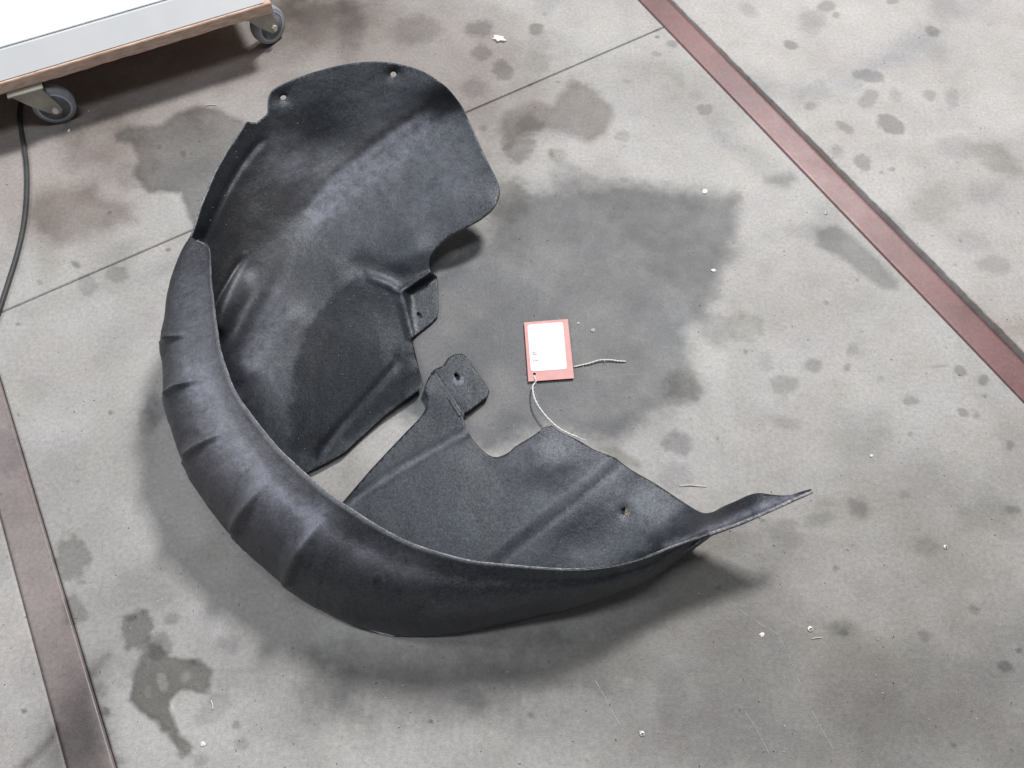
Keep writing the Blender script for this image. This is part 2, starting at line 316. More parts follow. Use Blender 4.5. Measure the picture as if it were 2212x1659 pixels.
# blobs: (frame, x, y, rx, ry, angle, strength, softness)
blobs = [
 (TL,300,590,65,55,0,.72,.5),(TL,470,530,90,45,0,.84,.5),(TL,500,1190,52,34,0,.68,.35),(TL,380,1225,42,46,0,.72,.4),(TL,170,1222,14,12,0,.7,.5),
 (TL,730,1080,14,9,0,.5,.4),(TL,1515,120,55,170,5,.68,.7),(TL,1330,45,200,60,0,.62,.7),(TL,1800,130,120,60,0,.74,.6),(TL,2070,130,62,38,0,.56,.5),
 (TL,2080,225,42,34,0,.60,.4),(TL,2165,303,50,42,0,.54,.4),(TL,2050,380,60,42,0,.66,.5),(TL,2190,610,30,40,0,.6,.4),(TL,650,1180,200,40,-25,.9,.7),(TL,250,1300,200,40,-20,.9,.7),
 (TL,80,1400,12,8,0,.6,.5),(TL,560,760,60,60,0,.8,.5),(TL,340,690,90,50,-20,.84,.6),(TL,200,1020,60,260,0,.86,.8),
 (TR,105,125,36,29,0,.52,.35),(TR,105,270,62,50,0,.72,.6),(TR,110,190,45,60,0,.80,.6),(TR,200,355,9,6,0,.5,.4),(TR,70,535,55,50,0,.55,.45),(TR,25,640,65,55,0,.50,.4),(TR,200,680,40,38,0,.72,.5),
 (TR,475,588,30,24,0,.74,.5),(TR,-20,850,95,95,0,.48,.6),(TR,240,760,75,55,0,.66,.5),(TR,330,800,60,60,0,.76,.5),(TR,485,775,18,14,0,.7,.4),
 (TR,965,855,42,38,0,.70,.4),(TR,840,470,36,28,0,.58,.3),(TR,800,415,32,24,20,.84,.3),(TR,690,190,24,16,0,.60,.4),(TR,622,232,25,13,0,.70,.4),
 (TR,625,160,11,7,0,.5,.3),(TR,500,352,20,10,0,.75,.6),(TR,900,600,70,30,40,.86,.6),(TR,1210,195,32,20,15,.50,.3),(TR,1360,28,44,24,0,.58,.35),(TR,1400,68,17,15,0,.62,.4),
 (TR,1290,90,58,62,0,.74,.5),(TR,1020,40,48,26,30,.74,.5),(TR,1540,330,75,29,16,.56,.3),(TR,1815,135,36,22,15,.54,.3),(TR,1540,425,46,32,-25,.64,.35),
 (TR,1655,412,28,36,0,.78,.5),(TR,1640,540,62,36,18,.50,.25),(TR,1805,410,30,22,10,.66,.4),(TR,1905,425,30,42,0,.78,.4),(TR,1290,460,28,20,0,.66,.4),
 (TR,1438,548,46,20,32,.60,.35),(TR,1515,697,45,35,18,.56,.3),(TR,1410,652,32,30,0,.70,.5),(TR,1600,745,12,8,0,.6,.4),(TR,1645,732,16,11,0,.62,.4),
 (TR,1930,640,100,50,10,.78,.6),(TR,2110,690,120,55,28,.72,.5),(TR,2050,830,100,60,0,.84,.7),(TR,1820,890,130,70,-20,.80,.6),(TR,2080,1150,80,42,0,.70,.5),
 (TR,1980,1050,100,50,15,.80,.6),(TR,1640,8,28,13,0,.6,.4),(TR,1900,40,120,50,0,.80,.6),(TR,1100,340,60,60,0,.84,.7),(TR,1300,400,90,50,-20,.84,.6),
 (TR,880,1430,90,80,0,.66,.5),(TR,1010,1410,72,62,0,.76,.25),(TR,1470,1510,30,25,0,.72,.5),(TR,1300,1578,46,32,20,.60,.5),(TR,1095,1560,38,44,0,.80,.4),
 (TR,1935,1600,30,19,35,.56,.3),(TR,2037,1640,23,21,0,.52,.3),(TR,1850,1583,38,7,-5,.72,.5),(TR,740,1655,90,65,0,.54,.6),(TR,1175,1650,64,42,0,.82,.2),
 (TR,1357,1310,9,11,0,.55,.5),(TR,1640,950,80,20,40,.75,.6),(TR,80,370,10,8,0,.8,.5),(TR,1270,1000,80,40,0,.80,.7),(TR,1060,700,120,50,35,.86,.7),
 (BR,735,40,72,62,0,.50,.6),(BR,710,252,62,48,10,.54,.4),(BR,700,390,80,65,10,.70,.5),(BR,1180,0,66,50,0,.78,.3),(BR,1720,68,40,24,0,.62,.5),
 (BR,1950,122,30,19,30,.56,.3),(BR,2010,132,20,22,0,.68,.4),(BR,1498,535,48,52,0,.54,.7),(BR,1330,590,65,32,-10,.70,.6),(BR,1350,520,50,20,0,.85,.6),
 (BR,1430,1062,70,36,0,.62,.7),(BR,1435,1075,20,16,0,.6,.6),(BR,1790,705,55,42,0,.74,.6),(BR,1782,1088,30,24,0,.68,.5),(BR,2130,1218,38,24,25,.54,.4),
 (BR,1995,978,30,20,20,.66,.5),(BR,2190,1150,16,12,0,.5,.5),(BR,1400,792,16,14,0,.62,.5),(BR,1190,655,75,60,0,.78,.6),(BR,1180,165,70,30,20,.75,.6),
 (BR,1690,475,26,20,0,.7,.5),(BR,1720,215,10,10,0,.6,.4),(BR,2150,265,18,22,0,.6,.4),(BR,2160,540,40,18,0,.62,.5),(BR,1500,1150,300,80,10,.86,.7),(BR,1700,1400,350,120,0,.90,.8),
 (BR,300,1200,330,120,0,.72,.8),(BR,900,1450,200,150,0,.88,.8),(BR,2060,560,140,90,0,.80,.7),(BR,1480,240,130,90,0,.84,.7),(BR,680,1350,60,120,0,.78,.7),
 (BL,300,755,80,88,0,.56,.25),(BL,320,980,56,72,0,.60,.35),(BL,590,1070,82,92,0,.44,.22),(BL,692,1130,60,60,0,.58,.3),(BL,440,1312,32,30,0,.74,.4),(BL,800,1260,22,30,30,1.5,.5),(BL,640,1330,12,30,0,1.35,.5),(BL,735,1395,16,20,0,1.5,.4),(BL,560,1010,30,18,0,.6,.4),(BL,620,985,20,16,0,.6,.4),(BL,900,1330,20,14,0,.7,.4),(BL,850,1200,28,18,0,.6,.4),
 (BL,458,1410,17,26,-20,.42,.4),(BL,1045,1555,28,30,0,.68,.4),(BL,1022,1475,17,20,0,.58,.35),(BL,520,1625,26,20,0,.66,.4),(BL,870,1625,34,28,0,.72,.4),
 (BL,745,1015,40,28,0,.62,.6),(BL,1865,1458,11,9,0,.3,.6),(BL,480,125,10,10,0,.5,.6),(BL,360,855,12,11,0,.66,.4),(BL,102,1410,14,10,30,.42,.4),
 (BL,80,132,8,8,0,.5,.4),(BL,20,300,75,95,0,.66,.5),(BL,680,100,60,70,0,.62,.4),(BL,240,230,150,80,0,1.08,.8),(BL,700,1290,24,44,-15,1.9,.2),
 (BL,1000,1120,60,40,0,.75,.6),(BL,900,1010,120,50,40,1.05,.5),(BL,1520,1260,60,50,0,.72,.7),(BL,2030,1350,70,40,20,.62,.7),(BL,1200,1480,200,80,0,.86,.8),(BL,640,160,50,60,0,.7,.5),
]
_r = random.Random(5)
for _i in range(110):
    f_ = _r.choice((TL, TR, TR, BL, BR, BR)); _s = _r.choice((3, 4, 5, 7, 9, 14))
    blobs.append((f_, _r.uniform(0, 2212), _r.uniform(0, 1659), _s * _r.uniform(.7, 1.6), _s, _r.uniform(0, 180), _r.uniform(.5, .85), .5))
for _i in range(46):
    f_ = _r.choice((TL, TR, BR, BR, BL)); _s = _r.uniform(22, 70)
    blobs.append((f_, _r.uniform(0, 2212), _r.uniform(0, 1659), _s * _r.uniform(.7, 2.0), _s, _r.uniform(0, 180), _r.uniform(.82, 1.10), .8))
def stain(w, warp=True):
    x, y = w[:, 0], w[:, 1]; u, v = UV(w)
    n1 = fbm(x * 22, y * 22, 3) - .5; n2 = fbm(x * 22, y * 22, 11) - .5
    n3 = fbm(x * 90, y * 90, 5) - .5; n4 = fbm(x * 90, y * 90, 9) - .5
    out = np.ones((len(w), 4))
    for pts, s, soft, tint, wp in polys:
        soft = soft * 1.5
        pa = np.array(pts); lo = pa.min(0) - soft - wp * 2; hi = pa.max(0) + soft + wp * 2
        m = (u > lo[0]) & (u < hi[0]) & (v > lo[1]) & (v < hi[1])
        if not m.any(): continue
        uu = u[m] + (n1[m] * 2 + n3[m]) * wp; vv = v[m] + (n2[m] * 2 + n4[m]) * wp
        d = dline(uu, vv, pts, True); d = np.where(inpoly(uu, vv, pts), d, -d)
        k = sstep(-soft, soft, d)[:, None]
        k *= (.62 + .70 * (fbm(x[m] * 13, y[m] * 13, 21, 5)[:, None])).clip(0, 1.1)
        k *= (1 + .10 * np.exp(-((d - soft) / (soft * .6 + 1)) ** 2))[:, None]
        out[m, :3] *= 1 + (s * np.array(tint) - 1) * k; out[m, 3] *= 1 - .75 * (1 - s) * k[:, 0]
    for fr, bx, by, rx, ry, ang, s, soft in blobs:
        s = s ** .85
        (cu, cv), = fr([(bx, by)]); rx2, ry2 = rx / 2, ry / 2; R = max(rx2, ry2) * (1.6 + soft)
        m = (abs(u - cu) < R) & (abs(v - cv) < R)
        if not m.any(): continue
        wp = min(rx2, ry2) * .85
        du = u[m] - cu + (n1[m] * 1.0 + n3[m]) * wp; dv = v[m] - cv + (n2[m] * 1.0 + n4[m]) * wp
        a = math.radians(ang); p = (du * math.cos(a) + dv * math.sin(a)) / rx2; q = (-du * math.sin(a) + dv * math.cos(a)) / ry2
        k = 1 - sstep(1 - soft * .8, 1 + soft * .6, np.hypot(p, q))
        tnt = np.array([1.0, 1.0, 1.0 + .03 * math.sin(bx)])
        out[m, :3] *= 1 + (s * tnt - 1) * k[:, None]; out[m, 3] *= 1 - .5 * max(0, 1 - s) * k
    # broad dull soiling everywhere
    g = fbm(x * 5 + 3, y * 5 + 8, 31, 5); g2 = fbm(x * 16 + 1, y * 16, 41, 4)
    out[:, :3] *= (1 - .16 * sstep(.50, .76, g) - .08 * sstep(.52, .75, g2) + .04 * sstep(.5, .25, g2))[:, None]
    out[:, 0] *= 1 + .03 * (n1); out[:, 2] *= 1 - .05 * n2 * 1.0
    return out

# ------------------------------------------------------------------ floor: slabs between inlaid strips
ANG = math.radians(-60.7); EA = np.array([math.cos(ANG), math.sin(ANG)]); EB = np.array([-EA[1], EA[0]])
def ab(u, v): w = P(u, v)[:2]; return np.array([w @ EA, w @ EB])
def bline(p, q):      # b as a function of a
    p, q = ab(*p), ab(*q); k = (q[1] - p[1]) / (q[0] - p[0]); return lambda a: p[1] + k * (a - p[0])
RL = bline((1379.6, 0), (2212, 869)); RR = bline((1441.9, 0), (2212, 785)); RG = bline((1452, 0), (2212, 761))
LL = bline((55, 1320), (145.4, 1659)); LR = bline((0, 827), (248, 1659))
sp, sq = ab(0, 676), ab(1430.6, 60); ks = (sq[0] - sp[0]) / (sq[1] - sp[1]); SM = lambda b: sp[0] + ks * (b - sp[1])
G = .0015                                   # half a joint
fl = mesh('floor', [(-9, -6, -.02), (9, -6, -.02), (9, 9, -.02), (-9, 9, -.02)], [(0, 1, 2, 3)], [M_joint], smooth=False)
tag(fl, 'grey workshop floor, oil stained, its joints showing dark between slabs', kind='structure')
cs = np.array([ab(*c) for c in ((-60, -60), (2272, -60), (2272, 1720), (-60, 1720))])
A0, B0 = cs.min(0); A1, B1 = cs.max(0)
def axis(lo, hi, vlo, vhi, step):
    """positions lo..hi, fine between vlo and vhi"""
    lo2, hi2 = max(lo, vlo), min(hi, vhi)
    if hi2 <= lo2: return np.linspace(lo, hi, 8)
    n = max(2, int((hi2 - lo2) / step)); x = np.linspace(lo2, hi2, n)
    pre = np.linspace(lo, lo2, 12)[:-1] if lo < lo2 - 1e-6 else []
    post = np.linspace(hi2, hi, 12)[1:] if hi > hi2 + 1e-6 else []
    return np.r_[pre, x, post]
def slab(name, bl, br, a_lo, a_hi, material, z=0.0, step=.0031, rough_edge=0):
    """a_lo / a_hi: number or function of b; bl / br: number or function of a"""
    f = lambda g, t: g(t) if callable(g) else g + 0 * t
    am = (A0 + A1) / 2
    bl0, br0 = f(bl, np.array(am)), f(br, np.array(am))
    bt = (axis(float(bl0), float(br0), B0, B1, step) - bl0) / (br0 - bl0)
    lo0, hi0 = f(a_lo, np.array((bl0 + br0) / 2)), f(a_hi, np.array((bl0 + br0) / 2))
    at = (axis(float(lo0), float(hi0), A0, A1, step) - lo0) / (hi0 - lo0)
    T, Q = np.meshgrid(bt, at); na, nb = T.shape
    b = bl0 + (br0 - bl0) * T
    a = f(a_lo, b) + (f(a_hi, b) - f(a_lo, b)) * Q
    b = f(bl, a) + (f(br, a) - f(bl, a)) * T
    xy = a[..., None] * EA + b[..., None] * EB
    if rough_edge:
        xy[:, 0] += EB * ((fbm(a[:, 0] * 60, a[:, 0] * 0, 77) - .5)[:, None] * rough_edge)
    zz = np.full(a.shape, z); 
    e = np.minimum.reduce([np.arange(nb)[None, :] + 0 * zz, nb - 1 - np.arange(nb)[None, :] + 0 * zz, (np.arange(na)[:, None]) + 0 * zz, (na - 1 - np.arange(na)[:, None]) + 0 * zz])
    zz -= np.where(e == 0, .0006, 0)
    w = np.concatenate([xy, zz[..., None]], -1).reshape(-1, 3)
    idx = np.arange(na * nb).reshape(na, nb)
    q = np.stack([idx[:-1, :-1], idx[:-1, 1:], idx[1:, 1:], idx[1:, :-1]], -1).reshape(-1, 4)
    ring = np.r_[idx[0, :], idx[1:, -1], idx[-1, -2::-1], idx[-2:0:-1, 0]]
    low = w[ring].copy(); low[:, 2] = -.0195; k = len(w); n = len(ring)
    w2 = np.vstack([w, low]); r2 = np.arange(k, k + n)
    side = np.stack([ring, r2, np.roll(r2, -1), np.roll(ring, -1)], -1)
    faces = np.vstack([q, side]).astype(np.int32)
    me = bpy.data.meshes.new(name); me.vertices.add(len(w2)); me.vertices.foreach_set('co', w2.astype(np.float32).ravel())
    me.loops.add(faces.size); me.loops.foreach_set('vertex_index', faces.ravel())
    me.polygons.add(len(faces)); me.polygons.foreach_set('loop_start', np.arange(0, faces.size, 4, dtype=np.int32))
    me.materials.append(material); me.update(calc_edges=True)
    p0 = me.polygons[0].normal.z
    if p0 < 0: me.flip_normals()
    c = me.color_attributes.new('stain', 'FLOAT_COLOR', 'POINT'); c.data.foreach_set('color', stain(w2).astype(np.float32).ravel())
    o = bpy.data.objects.new(name, me); COL.objects.link(o); o.parent = fl
    return o
s_ = lambda g, d: (lambda a: g(a) + d)
slab('concrete_slab', s_(LR, G), s_(RL, -G), -6, s_(SM, -G), M_conc)        # beyond the seam
slab('concrete_slab', s_(LR, G * 1.8), s_(RL, -G), s_(SM, G), 5, M_conc)        # middle slab, the liner lies on it
slab('concrete_slab', RG, 6, -6, 5, M_conc_r, rough_edge=.004)              # right of the red strip
slab('concrete_slab', -6, s_(LL, -G), -6, 5, M_conc_r)                       # left of the faded strip
tag(slab('steel_strip', RL, s_(RR, 0), -6, 5, M_red, z=.0008), 'red painted strip set into the floor')
tag(slab('steel_strip', LL, LR, -6, 5, M_redold, z=.0008), 'faded pinkish brown strip set into the floor')

# ------------------------------------------------------------------ wheel arch liner
liner = empty('wheel_arch_liner', tuple(P(950, 800, 0)))
tag(liner, 'dark grey felt wheel arch liner curled round on the concrete floor', 'car part')
LI = np.array(liner.location)
C0 = P(1050, 760, 0)[:2]                    # middle of the arch
def tps_fit(c):
    c = np.asarray(c, float); x = c[:, :2] / 500; n = len(c)
    r2 = ((x[:, None] - x[None]) ** 2).sum(-1); K = r2 * np.log(r2 + 1e-12) / 2 + np.eye(n) * 8e-4
    Pm = np.c_[np.ones(n), x]; A = np.zeros((n + 3, n + 3)); A[:n, :n] = K; A[:n, n:] = Pm; A[n:, :n] = Pm.T
    s = np.linalg.solve(A, np.r_[c[:, 2], 0, 0, 0])
    def ev(u, v):
        q = np.c_[u, v] / 500; out = np.zeros(len(q))
        for i in range(0, len(q), 4000):
            r2 = ((q[i:i+4000, None] - x[None]) ** 2).sum(-1)
            out[i:i+4000] = (r2 * np.log(r2 + 1e-12) / 2) @ s[:n] + s[n] + q[i:i+4000] @ s[n+1:]
        return out
    return ev

# section pairs of the outer band: rim u v z, shoulder u v z, base height
pairs = [
 (426,521,.165, 412,510,.160, .130),(452,540,.165, 393,539,.155,.100),(456,600,.165, 367,608,.145,.060),(463,666,.165, 355,676,.138,.025),
 (467,700,.165, 346,738,.132,.010),(475,750,.165, 353,800,.125,.003),(485,787,.165, 352,858,.120,.003),(507,844,.164, 362,902,.115,.003),
 (540,893,.163, 394,995,.105,.003),(570,932,.162, 430,1065,.095,.003),(605,973,.161, 500,1159,.075,.003),(658,1023,.160, 560,1216,.055,.003),
 (709,1067,.158, 618,1268,.040,.003),(765,1105,.156, 690,1316,.028,.003),(820,1140,.154, 770,1352,.018,.003),(893,1177,.152, 870,1373,.010,.003),
 (1004,1210,.148, 985,1370,.006,.003),(1091,1221,.144, 1091,1349,.004,.003),(1219,1231,.138, 1230,1316,.004,.003),(1310,1226,.132, 1331,1280,.006,.004),
 (1385,1208,.123, 1410,1243,.014,.008),(1456,1180,.115, 1480,1200,.040,.03),(1530,1153,.106, 1540,1158,.08,.07)]
pr = np.array(pairs, float); NS, NT = 620, 46
q = np.linspace(0, len(pr) - 1, NS)
pc = pchain(None, pr, q)
R3 = P(pc[:, 0], pc[:, 1], pc[:, 2]); S3 = P(pc[:, 3], pc[:, 4], np.maximum(pc[:, 5], .003)); zb = pc[:, 6]
inw = C0 - S3[:, :2]; inw /= np.linalg.norm(inw, axis=1)[:, None]
hs = S3[:, 2] - zb
B3 = np.c_[S3[:, :2] + inw * np.clip(hs * .35, 0, .03)[:, None], np.maximum(zb, .003)]
C3 = R3 * .42 + S3 * .58; C3[:, 2] = R3[:, 2] * .80 + S3[:, 2] * .20 + .004
C3[:, :2] -= inw * np.clip((R3[:, 2] - S3[:, 2]) * .22 + .006, 0, .03)[:, None]
fade = sstep(22, 19.5, q)[:, None]; C3 = C3 * fade + (R3 * .5 + S3 * .5) * (1 - fade)
ts = np.r_[np.linspace(0, 1, 34), 1 + np.linspace(0, 1, 13)[1:]]
grid = np.zeros((NS, len(ts), 3))
for j, t in enumerate(ts):
    if t <= 1: grid[:, j] = (1-t)**2 * R3 + 2*t*(1-t) * C3 + t*t * S3
    else:
        k = t - 1; mid = (S3 + B3) / 2; mid[:, :2] -= inw * np.clip(hs * .12, 0, .012)[:, None]
        grid[:, j] = (1-k)**2 * S3 + 2*k*(1-k) * mid + k*k * B3
# keep t = 1 exact as the outline; now ribs and lumps along the normal
du = np.gradient(grid, axis=0); dv = np.gradient(grid, axis=1); nn = np.cross(du, dv); nn /= np.linalg.norm(nn, axis=-1)[..., None] + 1e-12
if nn[300, 10, 2] < 0: nn = -nn
Q, T = np.meshgrid(q, ts, indexing='ij')
ribs = [(4.0, .17, .0085, .30, .25, .80), (6.15, .18, .009, .22, .1, .82), (8.05, .15, .0085, .22, .12, .84), (10.05, .17, .010, .20, .25, .84), (12.15, .22, .0145, .12, .12, .84)]
disp = np.zeros_like(Q)
for c, w, a, t0, bow, te in ribs:
    cc = c + bow * (1.2 - T) * 1.2 - .25 * (T - .5) ** 2
    x = (Q - cc) / w
    prof = np.where(x < 0, np.exp(-(x / 1.2) ** 2), np.exp(-(x / .6) ** 2))
    disp += a * prof * sstep(t0, t0 + .34, T) * sstep(te + .12, te - .08, T)
# step up of the band between ribs: shallow terrace toward each rib
disp += .0035 * sstep(.25, .5, T) * (1 - (Q - np.floor(Q / 2) * 2) / 2) * (Q < 13) * (Q > 4) * sstep(1.2, 1, T) * .6
lipd = np.exp(-((T - .0) / .035) ** 2)
disp += .0035 * lipd - .0030 * np.exp(-((T - .16) / .07) ** 2) * sstep(2, 9, Q)          # raised rim bead and trough beside it
disp += .0022 * (fbm(grid[..., 0] * 35, grid[..., 1] * 35, 61) - .5) * sstep(0, .1, T)
disp += .0009 * (fbm(grid[..., 0] * 160, grid[..., 1] * 160, 63) - .5)
# round clip dimple on the lower band
uu, vv = UV(grid); dd = np.hypot((uu - 817), (vv - 1258) * 1.0)
disp += -.0030 * np.exp(-(dd / 8) ** 2) + .0022 * np.exp(-((dd - 13) / 4) ** 2)
dd2 = np.hypot(uu - 905, vv - 1320); disp += -.006 * np.exp(-(dd2 / 28) ** 2)
grid = grid + nn * disp[..., None]
grid[..., 2] = np.maximum(grid[..., 2], .0035)
nt_ = len(ts); idx = np.arange(NS * nt_).reshape(NS, nt_)
faces = np.stack([idx[:-1, :-1], idx[1:, :-1], idx[1:, 1:], idx[:-1, 1:]], -1).reshape(-1, 4)
band = mesh('outer_band', (grid.reshape(-1, 3) - LI), faces, [M_felt2, M_edge], liner)
if band.data.polygons[5000].normal.z < 0: band.data.flip_normals()
m = band.modifiers.new('thickness', 'SOLIDIFY'); m.thickness = .0032; m.offset = -1
gu, gv = UV(grid.reshape(-1, 3))
dz = .85 * np.exp(-(((gu - 520) / 190) ** 2 + ((gv - 950) / 260) ** 2)) * sstep(1.05, .5, T.ravel())
dz += .35 * np.exp(-(((gu - 830) / 90) ** 2 + ((gv - 1215) / 40) ** 2))
fb = .80 * rid(gu, gv, [(425,800),(470,900),(540,1000),(640,1090),(690,1110)], 36, 1) + .35 * rid(gu, gv, [(420,640),(420,800),(500,1000),(650,1150)], 60, 1) + .45 * rid(gu, gv, [(655,1180),(690,1110)], 14, 1) + .3 * rid(gu, gv, [(780,1200),(900,1240)], 34, 1)  # mottled highlight of the band painted pale, over dust film
a = band.data.attributes.new('sheen_film', 'FLOAT', 'POINT'); a.data.foreach_set('value', fb.clip(0, 1).astype(np.float32))
a = band.data.attributes.new('dust_sheen', 'FLOAT', 'POINT'); a.data.foreach_set('value', dz.clip(0, 1).astype(np.float32))

Bi = lambda i: B3[int(round(i / (len(pr) - 1) * (NS - 1)))]
def Buv(lst):
    out = []
    for i in lst:
        u, v = UV(Bi(i)); out.append((float(u), float(v), float(Bi(i)[2])))
    return out

def sheet(name, outline, holes, zf, material, spacing=5.0, dust_sheenf=None, sheen_filmf=None, damp_shadef=None, extra=(), flat=None, thick=.0032):
    ol = dense(outline, spacing * .8); loops = [ol] + [dense(h, 2.2) for h in holes]
    lo, hi = ol.min(0), ol.max(0)
    gx = np.arange(lo[0], hi[0], spacing); gy = np.arange(lo[1], hi[1], spacing * .87)
    X, Y = np.meshgrid(gx, gy); X = X + (np.arange(len(gy)) % 2)[:, None] * spacing / 2
    X = X.ravel() + rng.uniform(-.3, .3, X.size); Y = Y.ravel() + rng.uniform(-.3, .3, Y.size)
    k = inpoly(X, Y, ol) & (dline(X, Y, ol, True) > spacing * .45)
    for h in loops[1:]: k &= ~inpoly(X, Y, h) & (dline(X, Y, h, True) > 1.5)
    pts = list(loops); edges = []; n = 0
    for L in loops:
        m_ = len(L); edges += [(n + i, n + (i + 1) % m_) for i in range(m_)]; n += m_
    allp = np.vstack(loops + [np.c_[X[k], Y[k]]])
    r = delaunay_2d_cdt([Vector(p) for p in allp], edges, [], 0, 1e-5)
    V = np.array([tuple(p) for p in r[0]]); Fc = np.array([f for f in r[2] if len(f) == 3])
    cen = V[Fc].mean(1); keep = inpoly(cen[:, 0], cen[:, 1], ol)
    for h in loops[1:]: keep &= ~inpoly(cen[:, 0], cen[:, 1], h)
    tri = V[Fc]; ar = np.abs((tri[:, 1, 0] - tri[:, 0, 0]) * (tri[:, 2, 1] - tri[:, 0, 1]) - (tri[:, 1, 1] - tri[:, 0, 1]) * (tri[:, 2, 0] - tri[:, 0, 0])) / 2
    keep &= ar > .35
    Fc = Fc[keep]; used = np.unique(Fc); re = -np.ones(len(V), int); re[used] = np.arange(len(used)); V = V[used]; Fc = re[Fc]
    z = zf(V[:, 0], V[:, 1]); w = P(V[:, 0], V[:, 1], z)
    a_ = V[Fc]; cr = (a_[:, 1, 0] - a_[:, 0, 0]) * (a_[:, 2, 1] - a_[:, 0, 1]) - (a_[:, 1, 1] - a_[:, 0, 1]) * (a_[:, 2, 0] - a_[:, 0, 0])
    Fc[cr > 0] = Fc[cr > 0][:, ::-1]
    o = mesh(name, w - LI, Fc, [material, M_edge], liner)
    mo = o.modifiers.new('thickness', 'SOLIDIFY'); mo.thickness = thick; mo.offset = -1; mo.material_offset_rim = 0 if name == 'mounting_tab' else 1
    dv_ = dust_sheenf(V[:, 0], V[:, 1]) if dust_sheenf else np.zeros(len(V))
    fv_ = sheen_filmf(V[:, 0], V[:, 1]) if sheen_filmf else np.zeros(len(V))
    if damp_shadef:
        at_ = o.data.attributes.new('damp_shade', 'FLOAT', 'POINT'); at_.data.foreach_set('value', np.clip(damp_shadef(V[:, 0], V[:, 1]), 0, 1).astype(np.float32))
    at_ = o.data.attributes.new('sheen_film', 'FLOAT', 'POINT'); at_.data.foreach_set('value', np.clip(fv_, 0, 1).astype(np.float32))
    at_ = o.data.attributes.new('dust_sheen', 'FLOAT', 'POINT'); at_.data.foreach_set('value', np.clip(dv_, 0, 1).astype(np.float32))
    return o
def hole(cx, cy, rx, ry, ang=0, n=14):
    a = math.radians(ang)
    return [(cx + rx * math.cos(t) * math.cos(a) - ry * math.sin(t) * math.sin(a), cy + rx * math.cos(t) * math.sin(a) + ry * math.sin(t) * math.cos(a)) for t in np.linspace(0, 2 * math.pi, n, endpoint=False)]


# --- upper panel: flared end lobe, inner wall of the arch and the upper flap
lobe = [(423,488),(432,455),(445,422),(467,370),(496,319),(526,275),(533,263),(544,264),(555,263),(570,252),(578,243),(579,225),(581,208),(592,192),(625,175),(673,157),(739,140),(801,133),(857,137),(912,153),(960,184),(996,227),(1011,256),(1048,337),(1079,407),(1070,444),(1040,473),(996,497),(967,513),(937,543),(928,565),(930,585)]
def spl(pts, k=5): return [tuple(p) for p in catmull(np.array(pts, float), len(pts) * k)]
lobe = spl(lobe)
low = [(868,628),(890,728),(893,745),(905,795),(914,828),(908,838),(830,895),(742,976),(700,1000),(665,1017),(610,1058)]
bpts = Buv([9.6, 8.6, 7.6, 6.6, 5.6, 4.6, 3.6, 2.6, 1.6, .7])
out1 = lobe + low + [(b[0], b[1]) for b in bpts] + [(414,512)]
zc1 = [(423,488,.165),(445,422,.170),(496,319,.175),(540,264,.180),(581,208,.188),(673,157,.190),(739,140,.190),(801,133,.188),(857,137,.184),(912,153,.176),(960,184,.166),(996,227,.132),(1048,337,.098),(1079,407,.076),(1070,444,.072),(1040,473,.064),(996,497,.058),(937,543,.044),(930,585,.030),
 (868,628,.022),(890,728,.006),(914,828,.018),(830,895,.016),(742,976,.014),(665,1017,.013),(610,1058,.010),(414,512,.155),
 (590,300,.148),(540,350,.143),(497,400,.140),(467,455,.138),(442,515,.130),
 (650,240,.158),(750,205,.160),(850,200,.156),(930,215,.147),(700,310,.113),(800,290,.120),(880,245,.133),
 (960,235,.128),(900,285,.110),(850,330,.096),(930,300,.104),(800,375,.084),(740,418,.072),(685,465,.061),(630,545,.056),(570,640,.040),(530,720,.030),
 (620,390,.108),(560,470,.093),(510,560,.074),(490,640,.058),
 (900,380,.080),(830,440,.065),(1000,340,.095),(1030,420,.075),(920,460,.060),(950,400,.078),(850,500,.051),(790,480,.056),(740,480,.058),(790,560,.044),(860,560,.042),(900,540,.05),(720,570,.048),
 (780,592,.040),(700,640,.036),(620,700,.032),(790,670,.022),(700,740,.020),(600,800,.022),(550,850,.020),(820,760,.014),(720,830,.012),(640,900,.010),(600,960,.009),(850,830,.014),(760,900,.010),(690,960,.010),(520,800,.026),
] + bpts
e1 = tps_fit(zc1)
flange = [(575,290),(545,325),(515,365),(492,405),(470,450),(455,485),(440,515)]
